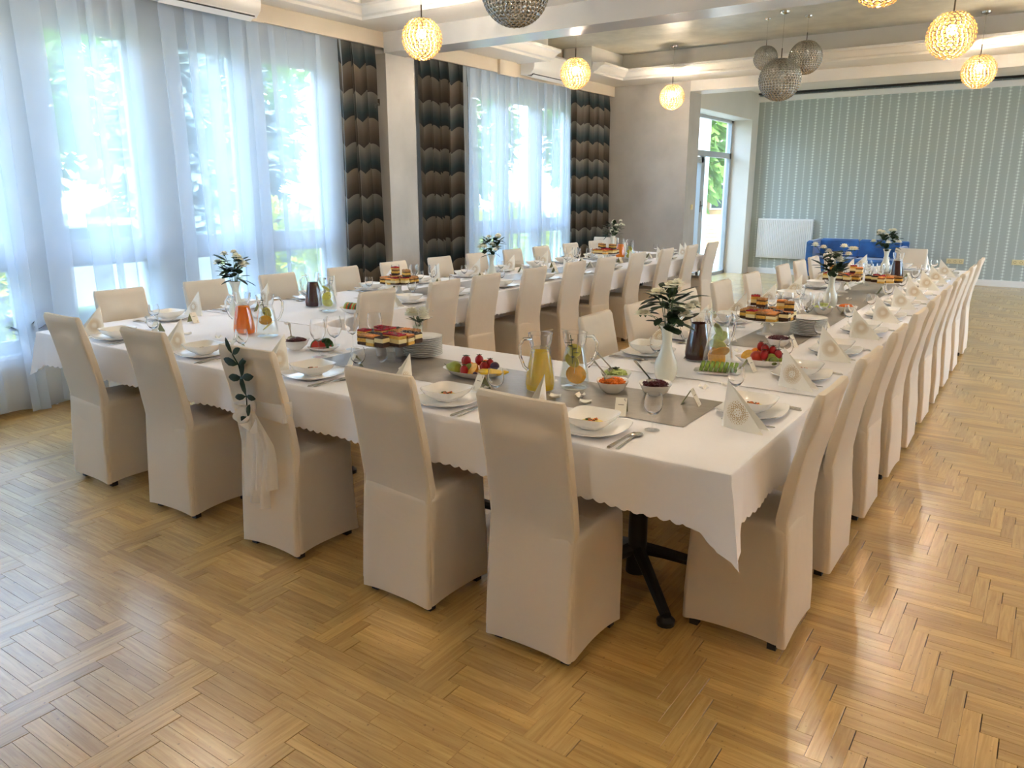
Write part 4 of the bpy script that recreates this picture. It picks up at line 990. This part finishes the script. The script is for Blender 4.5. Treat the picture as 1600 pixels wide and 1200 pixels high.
# ---------------------------------------------------------------- fruit platters
def platter(label, x, y, rz, k=1.0):
    t = thing('fruit_platter', label, 'platter', (x, y, tz(x, y) + .002), rz, group='oval fruit platters'); m = MB()
    R = []
    for r, z in ((.5, 0), (.56, .003), (.78, .014), (.96, .034), (1, .037), (.97, .036), (.76, .019), (.5, .008)):
        R.append([(.155 * k * r * math.cos(a * PI / 18), .095 * k * r * math.sin(a * PI / 18), z) for a in range(36)])
    m.rings(R, True, True, True); m.build('platter_body', M['china'], t); return t
FC = {}
def fruit(kind, x, y, z, where, r=None, rz=0):
    spec = {'strawberry': ((.33, .006, .010), .022), 'mandarin': ((.85, .26, .015), .030), 'plum': ((.03, .006, .035), .022), 'kiwi': ((.16, .20, .03), .024), 'apple': ((.42, .03, .012), .033), 'grape': ((.02, .01, .03), .010), 'pear': ((.28, .33, .05), .030), 'banana': ((.80, .52, .03), .017), 'orange half': ((.88, .33, .02), .032), 'lemon': ((.82, .62, .04), .026)}[kind]
    c, rr = spec; rr = r or rr; nm = kind.replace(' ', '_')
    FC[(kind, where)] = FC.get((kind, where), 0) + 1; t = thing(nm, kind + (', %s placed ' % ORD[FC[(kind, where)] - 1] if kind in ('strawberry', 'plum', 'mandarin', 'apple') else ' ') + where, 'fruit', (x, y, z), rz, group='fruit ' + where); m = MB(); fm = mat(kind + ' skin', c, .32, noise=.18, nscale=25)
    if kind == 'banana': m.tube([(-.07, .014, 0), (-.045, 0, .002), (0, -.012, .004), (.045, -.004, .003), (.075, .016, .006)], [.005, .015, .018, .015, .004], 8)
    elif kind == 'pear':
        R = []
        for q, s_ in ((-.045, .004), (-.038, .022), (-.02, .031), (0, .028), (.025, .017), (.042, .010), (.047, .003)): R.append([(q, s_ * math.cos(a * PI / 6), s_ * math.sin(a * PI / 6)) for a in range(12)])
        m.rings(R, True, True, True)
    elif kind == 'strawberry': m.sphere((0, 0, 0), rr, 10, 7, (.9, .9, 1.15))
    elif kind == 'orange half':
        m.lathe([(.002, -rr * .95), (rr * .6, -rr * .75), (rr * .95, -rr * .3), (rr, 0)], 16)
    else: m.sphere((0, 0, 0), rr, 14, 9, (1, 1, .92))
    m.build('flesh' if kind != 'banana' else 'peel', fm, t)
    if kind == 'strawberry':
        for i in range(6):
            l_ = MB(); l_.leaf((0, 0, rr * 1.05), (math.cos(i * 1.05), math.sin(i * 1.05), .5), (0, 0, 1), .016, .008); l_.build('sepal', M['leaf'], t)
    if kind == 'orange half':
        s_ = MB(); s_.lathe([(rr * .95, .0005), (.001, .001)], 16); s_.build('cut_face', mat('orange flesh', (.95, .5, .08), .3, noise=.2, nscale=50), t); t.rotation_euler = (.8, -.4, rz)
    if kind in ('pear', 'apple', 'lemon'): s_ = MB(); s_.tube([(.046, 0, 0), (.062, .004, .006)] if kind == 'pear' else [(0, 0, rr * .85), (.003, 0, rr * 1.15)], .0014, 5); s_.build('fruit_stalk', M['stem'], t)
    return t
P1 = (-2.11, 2.76); z1 = .7712 + .02
platter('white oval platter of mixed fruit in the middle of the front table', P1[0], P1[1], .15, 1.05)
for k_, dx, dy, dz, rz in (('pear', -.115, -.02, .035, 2.9), ('orange half', .005, -.03, .045, 0), ('banana', .105, -.015, .035, .3), ('strawberry', -.055, .01, .065, 1), ('strawberry', -.08, .03, .06, 2), ('strawberry', -.03, -.045, .035, 3), ('strawberry', .005, .025, .075, 0), ('strawberry', .055, -.005, .055, 2), ('strawberry', .07, .02, .065, 1), ('kiwi', -.025, -.01, .04, 0), ('plum', .085, .035, .055, 0), ('plum', .10, .015, .06, 0), ('mandarin', -.06, .035, .03, 0), ('mandarin', .03, .04, .05, 0), ('grape', .04, -.055, .03, 0), ('apple', .05, .045, .03, 0)):
    fruit(k_, P1[0] + dx, P1[1] + dy, .7712 + dz, 'on the front fruit platter', rz=rz)
P2 = (-1.09, 3.74)
platter('white oval platter of red fruit beside the sliced-fruit jug', P2[0], P2[1], .1, .85)
for k_, dx, dy, dz, rz in (('orange half', -.07, -.02, .045, 0), ('apple', -.02, -.025, .042, 0), ('apple', .03, .02, .04, 0), ('strawberry', .01, .0, .08, 1), ('strawberry', .045, .01, .075, 2), ('strawberry', .02, -.04, .06, 0), ('mandarin', -.04, .03, .05, 0), ('kiwi', .065, -.035, .035, 0), ('pear', .06, -.005, .035, .4), ('strawberry', -.02, .03, .085, 0), ('strawberry', .075, .0, .06, 0)):
    fruit(k_, P2[0] + dx, P2[1] + dy, .7762 + dz, 'on the fruit platter of the right arm', rz=rz)
P3 = (-3.94, 3.80)
MC = {}
def melon(kind, x, y, z, rz, where, k=1):
    c, c2 = {'orange melon': ((.85, .30, .06), (.30, .38, .10)), 'watermelon': ((.75, .05, .04), (.05, .14, .03))}[kind]
    t = thing('melon_slice', kind + ' slice, %s ' % ORD[MC.setdefault(where, []).append(0) or len(MC[where]) - 1] + where, 'fruit', (x, y, z), rz, group=kind + ' slices ' + where)
    a = MB(); n = 9; P = [(.05 * k * math.cos(PI * i / n), .05 * k * math.sin(PI * i / n)) for i in range(n + 1)]
    a.xf = Matrix.Rotation(PI / 2, 4, 'X'); a.prism(P, -.008, .008); a.build('melon_flesh', mat(kind + ' flesh', c, .35, noise=.1, nscale=40), t)
    b = MB(); Q = P + [(x_ * 1.09, y_ * 1.09) for x_, y_ in reversed(P)]; b.xf = Matrix.Rotation(PI / 2, 4, 'X')
    for i in range(n): b.prism([P[i], (P[i][0] * 1.1, P[i][1] * 1.1), (P[i + 1][0] * 1.1, P[i + 1][1] * 1.1), P[i + 1]], -.008, .008)
    b.build('rind', mat(kind + ' rind', c2, .4), t); return t
platter('white oval platter of melon slices on the left arm', P3[0] - .02, P3[1], .1, .8)
for i in range(5): melon('orange melon' if i % 2 == 0 else 'watermelon', P3[0] - .09 + i * .035, P3[1], .7762 + .022, PI / 2 + .3, 'on the left arm platter', .9)
# watermelon and broccoli dish by the glasses
t = thing('square_dish', 'small square white dish of watermelon before the wine glasses', 'dish', (-3.17, 2.80, .7697 + .002), .3); p_ = MB(); p_.sq([(.05, 0, 0), (.06, .004, 0), (.075, .018, .004), (.073, .018, .004), (.055, .007, 0)], 28, 5, cap0=True, cap1=True); p_.build('dish_body', M['china'], t)
melon('watermelon', -3.20, 2.79, .785, .9, 'on the small square dish', .8); melon('watermelon', -3.185, 2.83, .785, .2, 'on the small square dish', .8)
t = thing('broccoli_floret', 'dark green floret on the small watermelon dish', 'vegetable', (-3.13, 2.79, .783)); bb = MB(); rnd = random.Random(3)
for i in range(16): bb.sphere((rnd.uniform(-.02, .02), rnd.uniform(-.02, .02), .02 + rnd.uniform(0, .028)), .011, 8, 5)
bb.build('florets', mat('broccoli', (.05, .11, .02), .7, bump=1, bscale=200), t); MB().tube([(0, 0, 0), (0, 0, .025)], .008, 6).build('floret_stalk', M['stem'], t)
# tray with green rolls
t = thing('oblong_tray', 'oblong white tray of green vegetable rolls on the right arm', 'tray', (-1.20, 3.44, .7768), .25)
q_ = MB(); R = []
for kx, ky, z in ((.09, .035, 0), (.095, .04, .003), (.112, .052, .014), (.11, .050, .014), (.093, .038, .006)): R.append([(a * kx, b * ky, z) for a, b in ((-1, -.7), (-.85, -1), (.85, -1), (1, -.7), (1, .7), (.85, 1), (-.85, 1), (-1, .7))])
q_.rings(R, True, True, True); q_.build('tray_body', M['china'], t)
for i in range(8):
    u = -.075 + i * .0215; x = -1.20 + u * math.cos(.25); y = 3.44 + u * math.sin(.25)
    r_ = thing('vegetable_roll', 'green vegetable roll with dark filling, %s from the left on the tray' % ORD[i], 'food', (x, y, .7768 + .032), .25, group='green rolls on the oblong tray')
    a = MB(); a.xf = Matrix.Rotation(.25, 4, 'Y') @ Matrix.Rotation(PI / 2, 4, 'Y'); a.lathe([(.0245, -.008), (.026, -.006), (.026, .006), (.0245, .008)], 14, cap0=True, cap1=True); a.build('roll', mat('green wrap', (.20, .32, .05), .5, noise=.4, nscale=50), r_)
    b = MB(); b.xf = a.xf; b.lathe([(.012, -.0088), (.012, .0088)], 10, cap0=True, cap1=True); b.build('filling', mat('dark filling', (.03, .05, .012), .6, noise=.5, nscale=90), r_)
# loose white flower behind the glass stand
bq = thing('bouquet', 'small bunch of white chrysanthemums behind the glass stand cakes', 'flowers', (-2.74, 3.08, .7702)); rnd = random.Random(8)
v_ = thing('small_vase', 'small white vase hidden behind the glass cake stand', 'vase', (-2.74, 3.08, .7702)); MB().lathe([(.03, 0), (.034, .02), (.028, .09), (.024, .12), (.027, .135), (.02, .12)], 16, cap0=True, cap1=True).build('vase_body', M['vase'], v_)
for i, (dx, dy, dz, r) in enumerate(((-.03, -.01, .215, .042), (.05, .0, .20, .03), (.02, .02, .225, .028))):
    st = MB(); st.tube([(0, 0, .11), (dx, dy, dz)], .002, 5); st.build('flower_stem', M['stem'], bq); b = MB(); bloom(b, (dx, dy, dz), r, rnd); bloom(b, (dx, dy, dz - .01), r, rnd); b.build('bloom', M['petal'], bq)
for i in range(8): l_ = MB(); a = i * .8; l_.leaf((.01, 0, .15), (math.cos(a), math.sin(a), .7), (0, 0, 1), .075, .022); l_.build('leaf', M['leaf'], bq)
gb = MB()
for i in range(22): gb.sphere((.03 + rnd.uniform(-.045, .06), rnd.uniform(-.03, .03), .19 + rnd.uniform(-.01, .04)), .004, 5, 4)
tag(gb.build('filler_buds', M['petal_white'], bq), kind='stuff')
# scattered petals
def kit_petal():
    m = MB(); m.grid(lambda u, v: ((u - .5) * .045 * math.sin(PI * (.15 + .7 * v)), (v - .5) * .05, .004 + .012 * ((u - .5) ** 2 * 4 + (v - .5) ** 2 * 2)), 5, 5); o = m.build('rose_petal', M['petal_white']); return o
pk = Kit(kit_petal())
for i, (x, y, wh) in enumerate(((-1.93, 2.60, 'before the fruit platter'), (-1.60, 2.63, 'before the mint water jug'), (-1.52, 2.70, 'left of the carrot bowl'), (-1.45, 2.62, 'near the first place card'), (-1.15, 3.12, 'right of the near vase'), (-1.08, 3.22, 'far right of the near vase'), (-2.45, 2.64, 'before the glass cake stand'), (-3.72, 2.62, 'before the lemon water jug'), (-3.9, 2.66, 'before the orange juice'), (-4.15, 2.62, 'left of the orange juice'), (-3.95, 3.2, 'behind the orange juice'), (-1.25, 6.45, 'beyond the middle vase'), (-1.35, 6.6, 'before the far cake stand'), (-1.28, 3.95, 'behind the fruit platter of the right arm'))):
    pk.place((x, y, tz(x, y) + .0025), i * 1.7, 'white rose petal lying ' + wh, 'scattered rose petals', 'petal', 1.0)

# ---------------------------------------------------------------- organza bow and sprig on the third front chair
bx, by = -2.75, 2.225
bw = thing('organza_bow', 'cream organza sash with bow and tails on the third front chair', 'bow', (bx, by, 0))
def bk_y(z): return back_y(z) - .006
s_ = MB()
ringp = [(-.177, .002), (-.172, -.004), (0, -.005), (.172, -.004), (.177, .002), (.177, .042), (.172, .047), (0, .048), (-.172, .047), (-.177, .042)]
s_.rings([[(x * (1 + k * .01), back_y(.70) + .002 + y * 1.05 - (.003 * math.sin(k * 3) if y < .01 else 0), .655 + .09 * v - .05 * x) for x, y in ringp] for k, v in ((0, 0), (1, .33), (0, .66), (1, 1))], True); s_.build('sash_band', M['bow'], bw)
k_ = MB(); k_.sphere((-.012, back_y(.7) - .024, .70), .03, 12, 8, (1, .8, 1.2)); k_.build('knot', M['bow'], bw)
for kx, kz, wv, hh in ((.030, -.062, .052, .075), (-.038, -.045, .040, .060), (-.02, .03, .030, .034)):
    lp = MB()
    def fn(u, v, kx=kx, kz=kz, wv=wv, hh=hh):
        a = 2 * PI * u; e = .020 * (v - .5)
        return (-.012 + kx * (1 - math.cos(a)) * .5 + wv * math.sin(a) * (.5 + .5 * v), back_y(.7) - .030 - .030 * v + .010 * math.sin(3 * a + 4 * v) + .010 * math.cos(a), .70 + kz * (1 - math.cos(a)) * .5 + hh * .5 * (1 - math.cos(a)) * -.6 + e)
    lp.grid(fn, 26, 7); lp.build('bow_loop', M['bow'], bw)
for j, (x0, x1, z1, wd) in enumerate(((-.025, -.035, .24, .085), (.0, .03, .32, .095))):
    tl = MB()
    def fn(u, v, x0=x0, x1=x1, z1=z1, wd=wd, j=j):
        z = .70 + (z1 - .70) * v; ww = .02 + wd * min(1, v * 2.2)
        return (x0 + (x1 - x0) * v + (u - .5) * ww * 1.4, back_y(max(.03, z)) - .025 - j * .008 - .014 * math.sin(u * 14 + v * 3 + j) * (.3 + v) , z + .03 * (u - .5) * (1 if j else -1) * v)
    tl.grid(fn, 20, 16); tl.build('tail', M['bow'], bw)
sp = thing('leaf_sprig', 'green leafy sprig tucked in the organza bow of the third front chair', 'greenery', (bx, by, 0))
pts = [(.0, back_y(.7) - .05, .66), (-.005, back_y(.75) - .035, .75), (-.022, back_y(.82) - .022, .83), (-.02, back_y(.9) - .018, .89), (-.04, back_y(.94) - .02, .935)]
st = MB(); st.tube(pts, .0025, 6); st.build('sprig_stem', M['leaf'], sp)
for i, (j, a, L_, up) in enumerate(((4, 1.9, .06, .8), (4, .4, .055, .5), (3, 2.9, .075, .15), (3, -.1, .05, .4), (2, 3.2, .07, -.1), (2, .25, .07, .2), (2, 1.3, .075, .9), (1, 3.0, .06, -.2), (1, .3, .055, .0), (1, 1.6, .075, .7), (0, 2.6, .06, -.4), (0, 1.2, .06, .6))):
    l_ = MB(); x, y, z = pts[j]; l_.leaf((x, y, z), (math.cos(a), -.25, up), (0, -1, 0), L_ * 1.25, L_ * .5, bend=.2); l_.build('leaf', M['leaf'], sp)

# ---------------------------------------------------------------- sofa
t = thing('sofa', 'royal blue velvet sofa against the striped wallpaper', 'sofa', (-2.90, 15.28, 0)); w2 = .80
B(-w2, w2, -.38, .30, .10, .30, bev=.02).build('sofa_base', M['blue'], t)
for i in (0, 1):
    B(-w2 + .12 + i * (w2 - .12), -w2 + .12 + (i + 1) * (w2 - .12) - .006, -.38, .18, .30, .44, bev=.035).build('seat_cushion', M['blue'], t)
    B(-w2 + .12 + i * (w2 - .12), -w2 + .12 + (i + 1) * (w2 - .12) - .006, .14, .32, .42, .76, bev=.035).build('back_cushion', M['blue'], t)
for sx in (-1, 1): B(min(sx * w2, sx * (w2 - .12)), max(sx * w2, sx * (w2 - .12)), -.40, .32, .10, .66 if sx > 0 else .74, bev=.03).build('armrest', M['blue'], t)
B(-w2, w2, .30, .40, .10, .74, bev=.02).build('sofa_back', M['blue'], t)
for sx in (-1, 1):
    for yy in (-.32, .30): MB().lathe([(.018, 0), (.024, .10)], 8, sx * .7, yy, True, True).build('leg', M['frame_wood'], t)

# ---------------------------------------------------------------- pendants
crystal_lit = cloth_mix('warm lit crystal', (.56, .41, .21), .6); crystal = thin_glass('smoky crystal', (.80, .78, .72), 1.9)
bulb_m = mat('glowing bulb', (1, .8, .5), .5, emis=(1, .74, .36), estr=55); bulb_off = mat('unlit bulb', (.7, .7, .68), .2)
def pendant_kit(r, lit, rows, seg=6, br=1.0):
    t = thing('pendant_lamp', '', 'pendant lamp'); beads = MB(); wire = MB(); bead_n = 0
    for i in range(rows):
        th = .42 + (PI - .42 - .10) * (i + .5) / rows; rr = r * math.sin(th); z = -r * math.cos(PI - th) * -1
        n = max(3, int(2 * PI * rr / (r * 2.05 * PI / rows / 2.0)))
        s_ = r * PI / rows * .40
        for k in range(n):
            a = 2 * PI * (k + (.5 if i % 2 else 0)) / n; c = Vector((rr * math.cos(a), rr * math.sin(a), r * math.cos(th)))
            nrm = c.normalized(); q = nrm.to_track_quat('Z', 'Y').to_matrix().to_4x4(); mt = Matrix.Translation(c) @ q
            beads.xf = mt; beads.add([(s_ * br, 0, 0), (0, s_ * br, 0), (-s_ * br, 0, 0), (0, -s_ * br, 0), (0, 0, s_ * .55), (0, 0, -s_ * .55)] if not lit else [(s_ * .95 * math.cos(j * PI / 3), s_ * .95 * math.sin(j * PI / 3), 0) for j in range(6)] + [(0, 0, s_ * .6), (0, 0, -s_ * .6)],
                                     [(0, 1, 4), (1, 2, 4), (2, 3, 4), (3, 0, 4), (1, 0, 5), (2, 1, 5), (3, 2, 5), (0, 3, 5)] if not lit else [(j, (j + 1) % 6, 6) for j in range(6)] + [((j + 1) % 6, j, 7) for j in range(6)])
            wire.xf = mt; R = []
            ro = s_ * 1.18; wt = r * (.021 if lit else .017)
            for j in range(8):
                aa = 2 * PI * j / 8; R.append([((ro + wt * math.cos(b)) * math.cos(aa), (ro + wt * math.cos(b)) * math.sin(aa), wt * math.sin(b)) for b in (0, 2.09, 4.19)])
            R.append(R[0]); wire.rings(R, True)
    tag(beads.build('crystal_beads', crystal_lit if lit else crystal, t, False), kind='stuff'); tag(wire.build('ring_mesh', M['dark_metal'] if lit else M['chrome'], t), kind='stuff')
    c_ = MB(); c_.lathe([(.001, r * 1.02), (r * .30, r * .965), (r * .44, r * .91), (r * .43, r * .895), (.001, r * .95)], 20); c_.build('top_cap', M['dark_metal'], t)
    rod = MB(); rod.tube([(0, 0, r), (0, 0, r + .10)], .006, 8); rod.build('rod', M['dark_metal'], t)
    so = MB(); so.tube([(0, 0, r * .95), (0, 0, r * .45)], .014, 8); so.build('socket', M['dark_metal'], t)
    b = MB(); b.sphere((0, 0, r * .22), r * .22, 12, 8); b.build('bulb', bulb_m if lit else bulb_off, t)
    return t
def hang(o, r, zc):
    z = o.location[2]; k = o.scale[0]
    c = MB(); c.tube([(0, 0, (r + .1)), (0, 0, (zc - .03 - z) / k)], .0018, 5); c.build('cord', M['chrome'], o)
    c = MB(); c.lathe([(.001, -.035), (.012, -.035), (.03, -.025), (.05, -.022), (.055, -.002), (.001, 0)], 16); c.v = [(x, y, zz + (zc - z) / k) for x, y, zz in c.v]; c.build('canopy', M['chrome'], o)
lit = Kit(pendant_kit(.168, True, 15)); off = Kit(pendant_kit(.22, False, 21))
ld = bpy.data.lights.new('warm bulb', 'POINT'); ld.energy = LAMP_W; ld.color = (1, .86, .68); ld.shadow_soft_size = .045
for x, y, z, k, lb in ((-4.70, 5.45, 2.88, 1, 'lit crystal globe pendant before the cross beam, top left'), (-4.76, 8.18, 2.92, 1, 'lit crystal globe pendant before the far air conditioner'), (-4.65, 10.68, 2.89, 1, 'lit crystal globe pendant hanging before the end wall'),
                    (-.90, 7.55, 2.83, 1.06, 'largest lit crystal globe pendant at the upper right'), (-.95, 10.70, 2.93, 1.06, 'lit crystal globe pendant at the right edge of the picture'), (-1.06, 5.45, 2.86, 1, 'lit crystal globe pendant cut by the top edge of the picture')):
    o = lit.place((x, y, z), random.uniform(0, 1), lb, 'lit globe pendants', None, k); hang_list = globals().setdefault('HL', []); hang_list.append((o, .168))
    # lamp light of its own
for x, y, z in ((2.6, 5.45, 2.88), (2.6, 8.1, 2.9), (2.6, 10.7, 2.9), (-4.7, 2.75, 2.88), (-1.05, 2.75, 2.88), (2.6, 2.75, 2.88), (-1.05, .0, 2.88), (2.6, .0, 2.88)):  # extra pendants out of view, added to brighten the room
    o = lit.place((x, y, z), random.uniform(0, 1), 'lit crystal globe pendant added outside the picture frame for more light', 'globe pendants outside the picture'); HL.append((o, .168))
for x, y, z, k, lb in ((-3.07, 9.70, 3.13, .62, 'smallest unlit smoky crystal globe of the cluster'), (-2.80, 9.42, 2.84, 1.04, 'largest unlit smoky crystal globe, lowest of the cluster'), (-2.64, 9.80, 3.11, .84, 'middle-sized unlit smoky crystal globe, right of the cluster'), (-3.29, 4.81, 2.95, 1.05, 'unlit smoky crystal globe cut by the top edge of the picture')):
    o = off.place((x, y, z), .3, lb, 'unlit globe pendants', None, k); HL.append((o, .22))
for o, r in HL: hang(o, r, 3.56)
for o, r in HL[:14]:  # bulb lights, in the added pendants as well
    l_ = bpy.data.objects.new('warm_bulb_light', ld); COL.objects.link(l_); l_.location = (o.location[0], o.location[1], o.location[2] + .03)

# ---------------------------------------------------------------- plants behind the sheer curtain
for (x, y, z, lb) in ((-6.20, 2.62, .43, 'potted purple flowers on the window sill behind the sheer'),):
    t = thing('potted_flowers', lb, 'plant', (x, y, z)); MB().lathe([(.035, 0), (.05, .10), (.046, .10), (.04, .08)], 14, cap0=True, cap1=True).build('pot', M['white_pvc'], t)
    rnd = random.Random(2); pl = mat('purple petals', (.20, .10, .55), .7)
    for i in range(16):
        a = rnd.uniform(0, 6.3); l_ = MB(); l_.leaf((0, 0, .09), (math.cos(a) * .4, math.sin(a), rnd.uniform(.4, 1.4)), (0, 0, 1), rnd.uniform(.14, .26), .022, bend=.5); l_.build('leaf', mat('violet green leaf', (.06, .10, .09), .5), t)
    for i in range(14):
        b = MB(); bloom(b, (rnd.uniform(-.04, .04), rnd.uniform(-.16, .16), rnd.uniform(.17, .30)), .026, rnd); b.build('bloom', pl, t)

# ---------------------------------------------------------------- garden outside
grass = mat('lawn', (.20, .28, .09), .9, noise=.4, nscale=1.5)
struct('ground', B(-70, 50, -50, 60, -.35, -.2), grass)
struct('added_terrace', B(3.71, 20, -20, 30, -.2, -.13), mat('pale paving', (.55, .53, .50), .8, noise=.1, nscale=3))  # unseen paving added to keep green lawn bounce out of the room
struct('paving', B(-9.5, -6.66, -6, 30, -.2, -.14), mat('pale paving', (.55, .53, .50), .8, noise=.1, nscale=3))
def foliage(mb, c, rad, n, size, rnd, cone=False):
    for i in range(n):
        if cone:
            h = rnd.random() ** 1.3; a = rnd.uniform(0, 6.3); tier = .75 + .25 * math.sin(h * 40); r = rad[0] * (1 - h) * tier * (.6 + .4 * math.sqrt(rnd.random())); p = Vector((c[0] + r * math.cos(a), c[1] + r * math.sin(a), c[2] + rad[2] * h - .25 * r))
            d = Vector((math.cos(a), math.sin(a), -.35))
        else:
            d = Vector((rnd.gauss(0, 1), rnd.gauss(0, 1), rnd.gauss(0, 1))).normalized(); k = .75 + .3 * rnd.random(); p = Vector((c[0] + d.x * rad[0] * k, c[1] + d.y * rad[1] * k, c[2] + d.z * rad[2] * k))
        s_ = size * rnd.uniform(.6, 1.3); e = (d + Vector((rnd.uniform(-.5, .5), rnd.uniform(-.5, .5), rnd.uniform(-.5, .5)))).normalized(); f = e.cross(Vector((rnd.uniform(-1, 1), rnd.uniform(-1, 1), 1))).normalized() * s_ * .4
        mb.add([tuple(p - f), tuple(p + e * s_ - f * .2), tuple(p + e * s_ + f * .2), tuple(p + f)], [(0, 1, 2, 3)])
def tree(name, label, x, y, h, r, m, seed, cone, n=2600, size=.34):
    rnd = random.Random(seed); t = thing(name, label, 'tree' if h > 2.5 else 'shrub', (x, y, -.2), group='garden trees' if h > 2.5 else 'garden shrubs')
    MB().tube([(0, 0, 0), (.02, 0, h * .5), (0, 0, h * .9)], [.035 * h / 2, .025 * h / 2, .01], 7).build('trunk', mat('bark', (.09, .065, .045), .9), t)
    f = MB()
    if cone: foliage(f, (0, 0, .3), (r, r, h), n, size, rnd, True)
    else: foliage(f, (0, 0, h * .58), (r, r, h * .45), n, size, rnd)
    tag(f.build('foliage', m, t, False), kind='stuff'); return t
fir = cloth_mix('silver fir needles', (.27, .34, .33), .3); grn = cloth_mix('sunlit leaves', (.22, .36, .10), .35); yg = cloth_mix('yellow green leaves', (.42, .50, .06), .3)
rt = random.Random(5)
for i, (x, y, h, r) in enumerate(((-14.6, 2.2, 5.0, 2.0), (-17, 6.0, 6.4, 2.2), (-14.9, 9.4, 6.2, 2.1), (-17.5, 12.8, 7.0, 2.3), (-14.4, 16.4, 6.0, 2.1), (-18.5, 21, 7.5, 2.6), (-14, -2.2, 5.2, 2.0))):
    tree('conifer', 'silvery conifer seen through the sheer, %s from the left' % ORD[i], x, y, h, r, fir, i, True, 3200, .42)
for i, (x, y, h, r) in enumerate(((-25, 9, 8, 3.5), (-27, 18, 8.5, 4), (-23, 27, 8, 3.6), (-17.8, 33, 8, 2.4), (-12.6, 30, 9, 2.3), (-28, -1, 6.5, 3.8))):
    tree('leafy_tree', 'broad leafy tree behind the garden, %s from the left' % ORD[i], x, y, h, r, grn, 20 + i, False, 3000, .5)
for i, (x, y, h, r) in enumerate(((-8.6, 2.0, 1.5, .6), (-9.0, 3.35, 1.4, .5), (-9.6, 7.6, 1.6, .65), (-9.9, 9.4, 1.5, .7), (-9.0, 11.6, 1.4, .6), (-9.4, 13.8, 1.5, .7), (-10.0, 26.5, .9, .6))):
    tree('garden_shrub', 'yellow-green shrub outside the windows, %s from the left' % ORD[i], x, y, h, r, yg, 40 + i, False, 1500, .12)
# car outside
t = thing('car', 'silver car parked outside the left window', 'car', (-11.4, 5.4, -.2), PI / 2 + .15); cm = mat('silver car paint', (.62, .65, .68), .25, metal=.4)
prof = [(-2.1, .35), (-2.15, .7), (-1.9, .9), (-1.2, .98), (-.6, 1.42), (.6, 1.45), (1.35, 1.0), (2.0, .85), (2.15, .6), (2.1, .3)]
b = MB(); b.rings([[(x, y, z * k) for x, z in prof] for y, k in ((-.85, .97), (-.8, 1), (.8, 1), (.85, .97))], True, True, True); b.build('car_body', cm, t)
g = MB(); g.prism([(-1.1, 1.0), (-.55, 1.36), (.55, 1.38), (1.15, 1.02)], -.001, .001); 
for sy in (-1, 1):
    g = MB(); g.xf = Matrix.Translation((0, sy * .862, 0)) @ Matrix.Rotation(PI / 2, 4, 'X'); g.prism([(-1.05, .98), (-.55, 1.34), (.5, 1.36), (1.1, 1.0)], -.004, .004); g.build('side_window', mat('dark car glass', (.05, .07, .08), .05), t)
    for xx in (-1.35, 1.35):
        q = MB(); q.xf = Matrix.Translation((xx, sy * .78, .32)) @ Matrix.Rotation(PI / 2, 4, 'X'); q.lathe([(.2, -.11), (.32, -.1), (.32, .1), (.2, .11)], 18, cap0=True, cap1=True); q.build('wheel', M['black'], t)
# neighbour house, timber fence and white post seen through the glass door
t = thing('house', 'orange-rendered neighbouring house seen through the glass door', 'house', (-13, 36, -.2)); ow = mat('orange render', (.62, .32, .16), .8, noise=.1, nscale=2)
B(-5, 5, 0, 6, 0, 2.9).build('house_wall', ow, t, False)
rf = MB(); rf.add([(-5.4, -.5, 2.8), (5.4, -.5, 2.8), (5.4, 3, 4.6), (-5.4, 3, 4.6), (5.4, 6.5, 2.8), (-5.4, 6.5, 2.8), (-5.4, -.5, 2.7), (5.4, -.5, 2.7), (5.4, 6.5, 2.7), (-5.4, 6.5, 2.7)], [(0, 1, 2, 3), (3, 2, 4, 5), (6, 7, 1, 0), (0, 3, 5, 9, 6), (1, 7, 8, 4, 2), (5, 4, 8, 9)]); rf.build('roof', mat('pale roof', (.60, .50, .46), .8), t, False)
for xx in (-3, 0, 3): wv = B(xx - .5, xx + .5, -.03, .02, 1, 2.2).build('house_window', M['white_pvc'], t, False); B(xx - .42, xx + .42, -.04, -.03, 1.08, 2.12).build('house_pane', mat('dark car glass', (.05, .07, .08), .05), wv, False)
t = thing('timber_fence', 'orange timber fence in the sun beyond the glass door', 'fence', (-9.6, 24.5, -.2), .1)
for i in range(9): B(-2.6, 2.6, 0, .03, .03 + i * .12, .14 + i * .12).build('board', mat('orange timber', (.70, .38, .16), .7, noise=.15, nscale=6), t, False)
for xx in (-2.5, 0, 2.5): B(xx - .05, xx + .05, .03, .11, 0, 1.2).build('post', mat('orange timber', (.70, .38, .16), .7), t, False)
t = thing('porch_column', 'white square porch column outside the glass door', 'column', (-6.35, 16.15, -.14)); B(-.16, .16, -.16, .16, 0, 3.9, bev=.01).build('column_shaft', M['white_pvc'], t, False); B(-.2, .2, -.2, .2, 0, .12, bev=.01).build('plinth', M['white_pvc'], t, False)
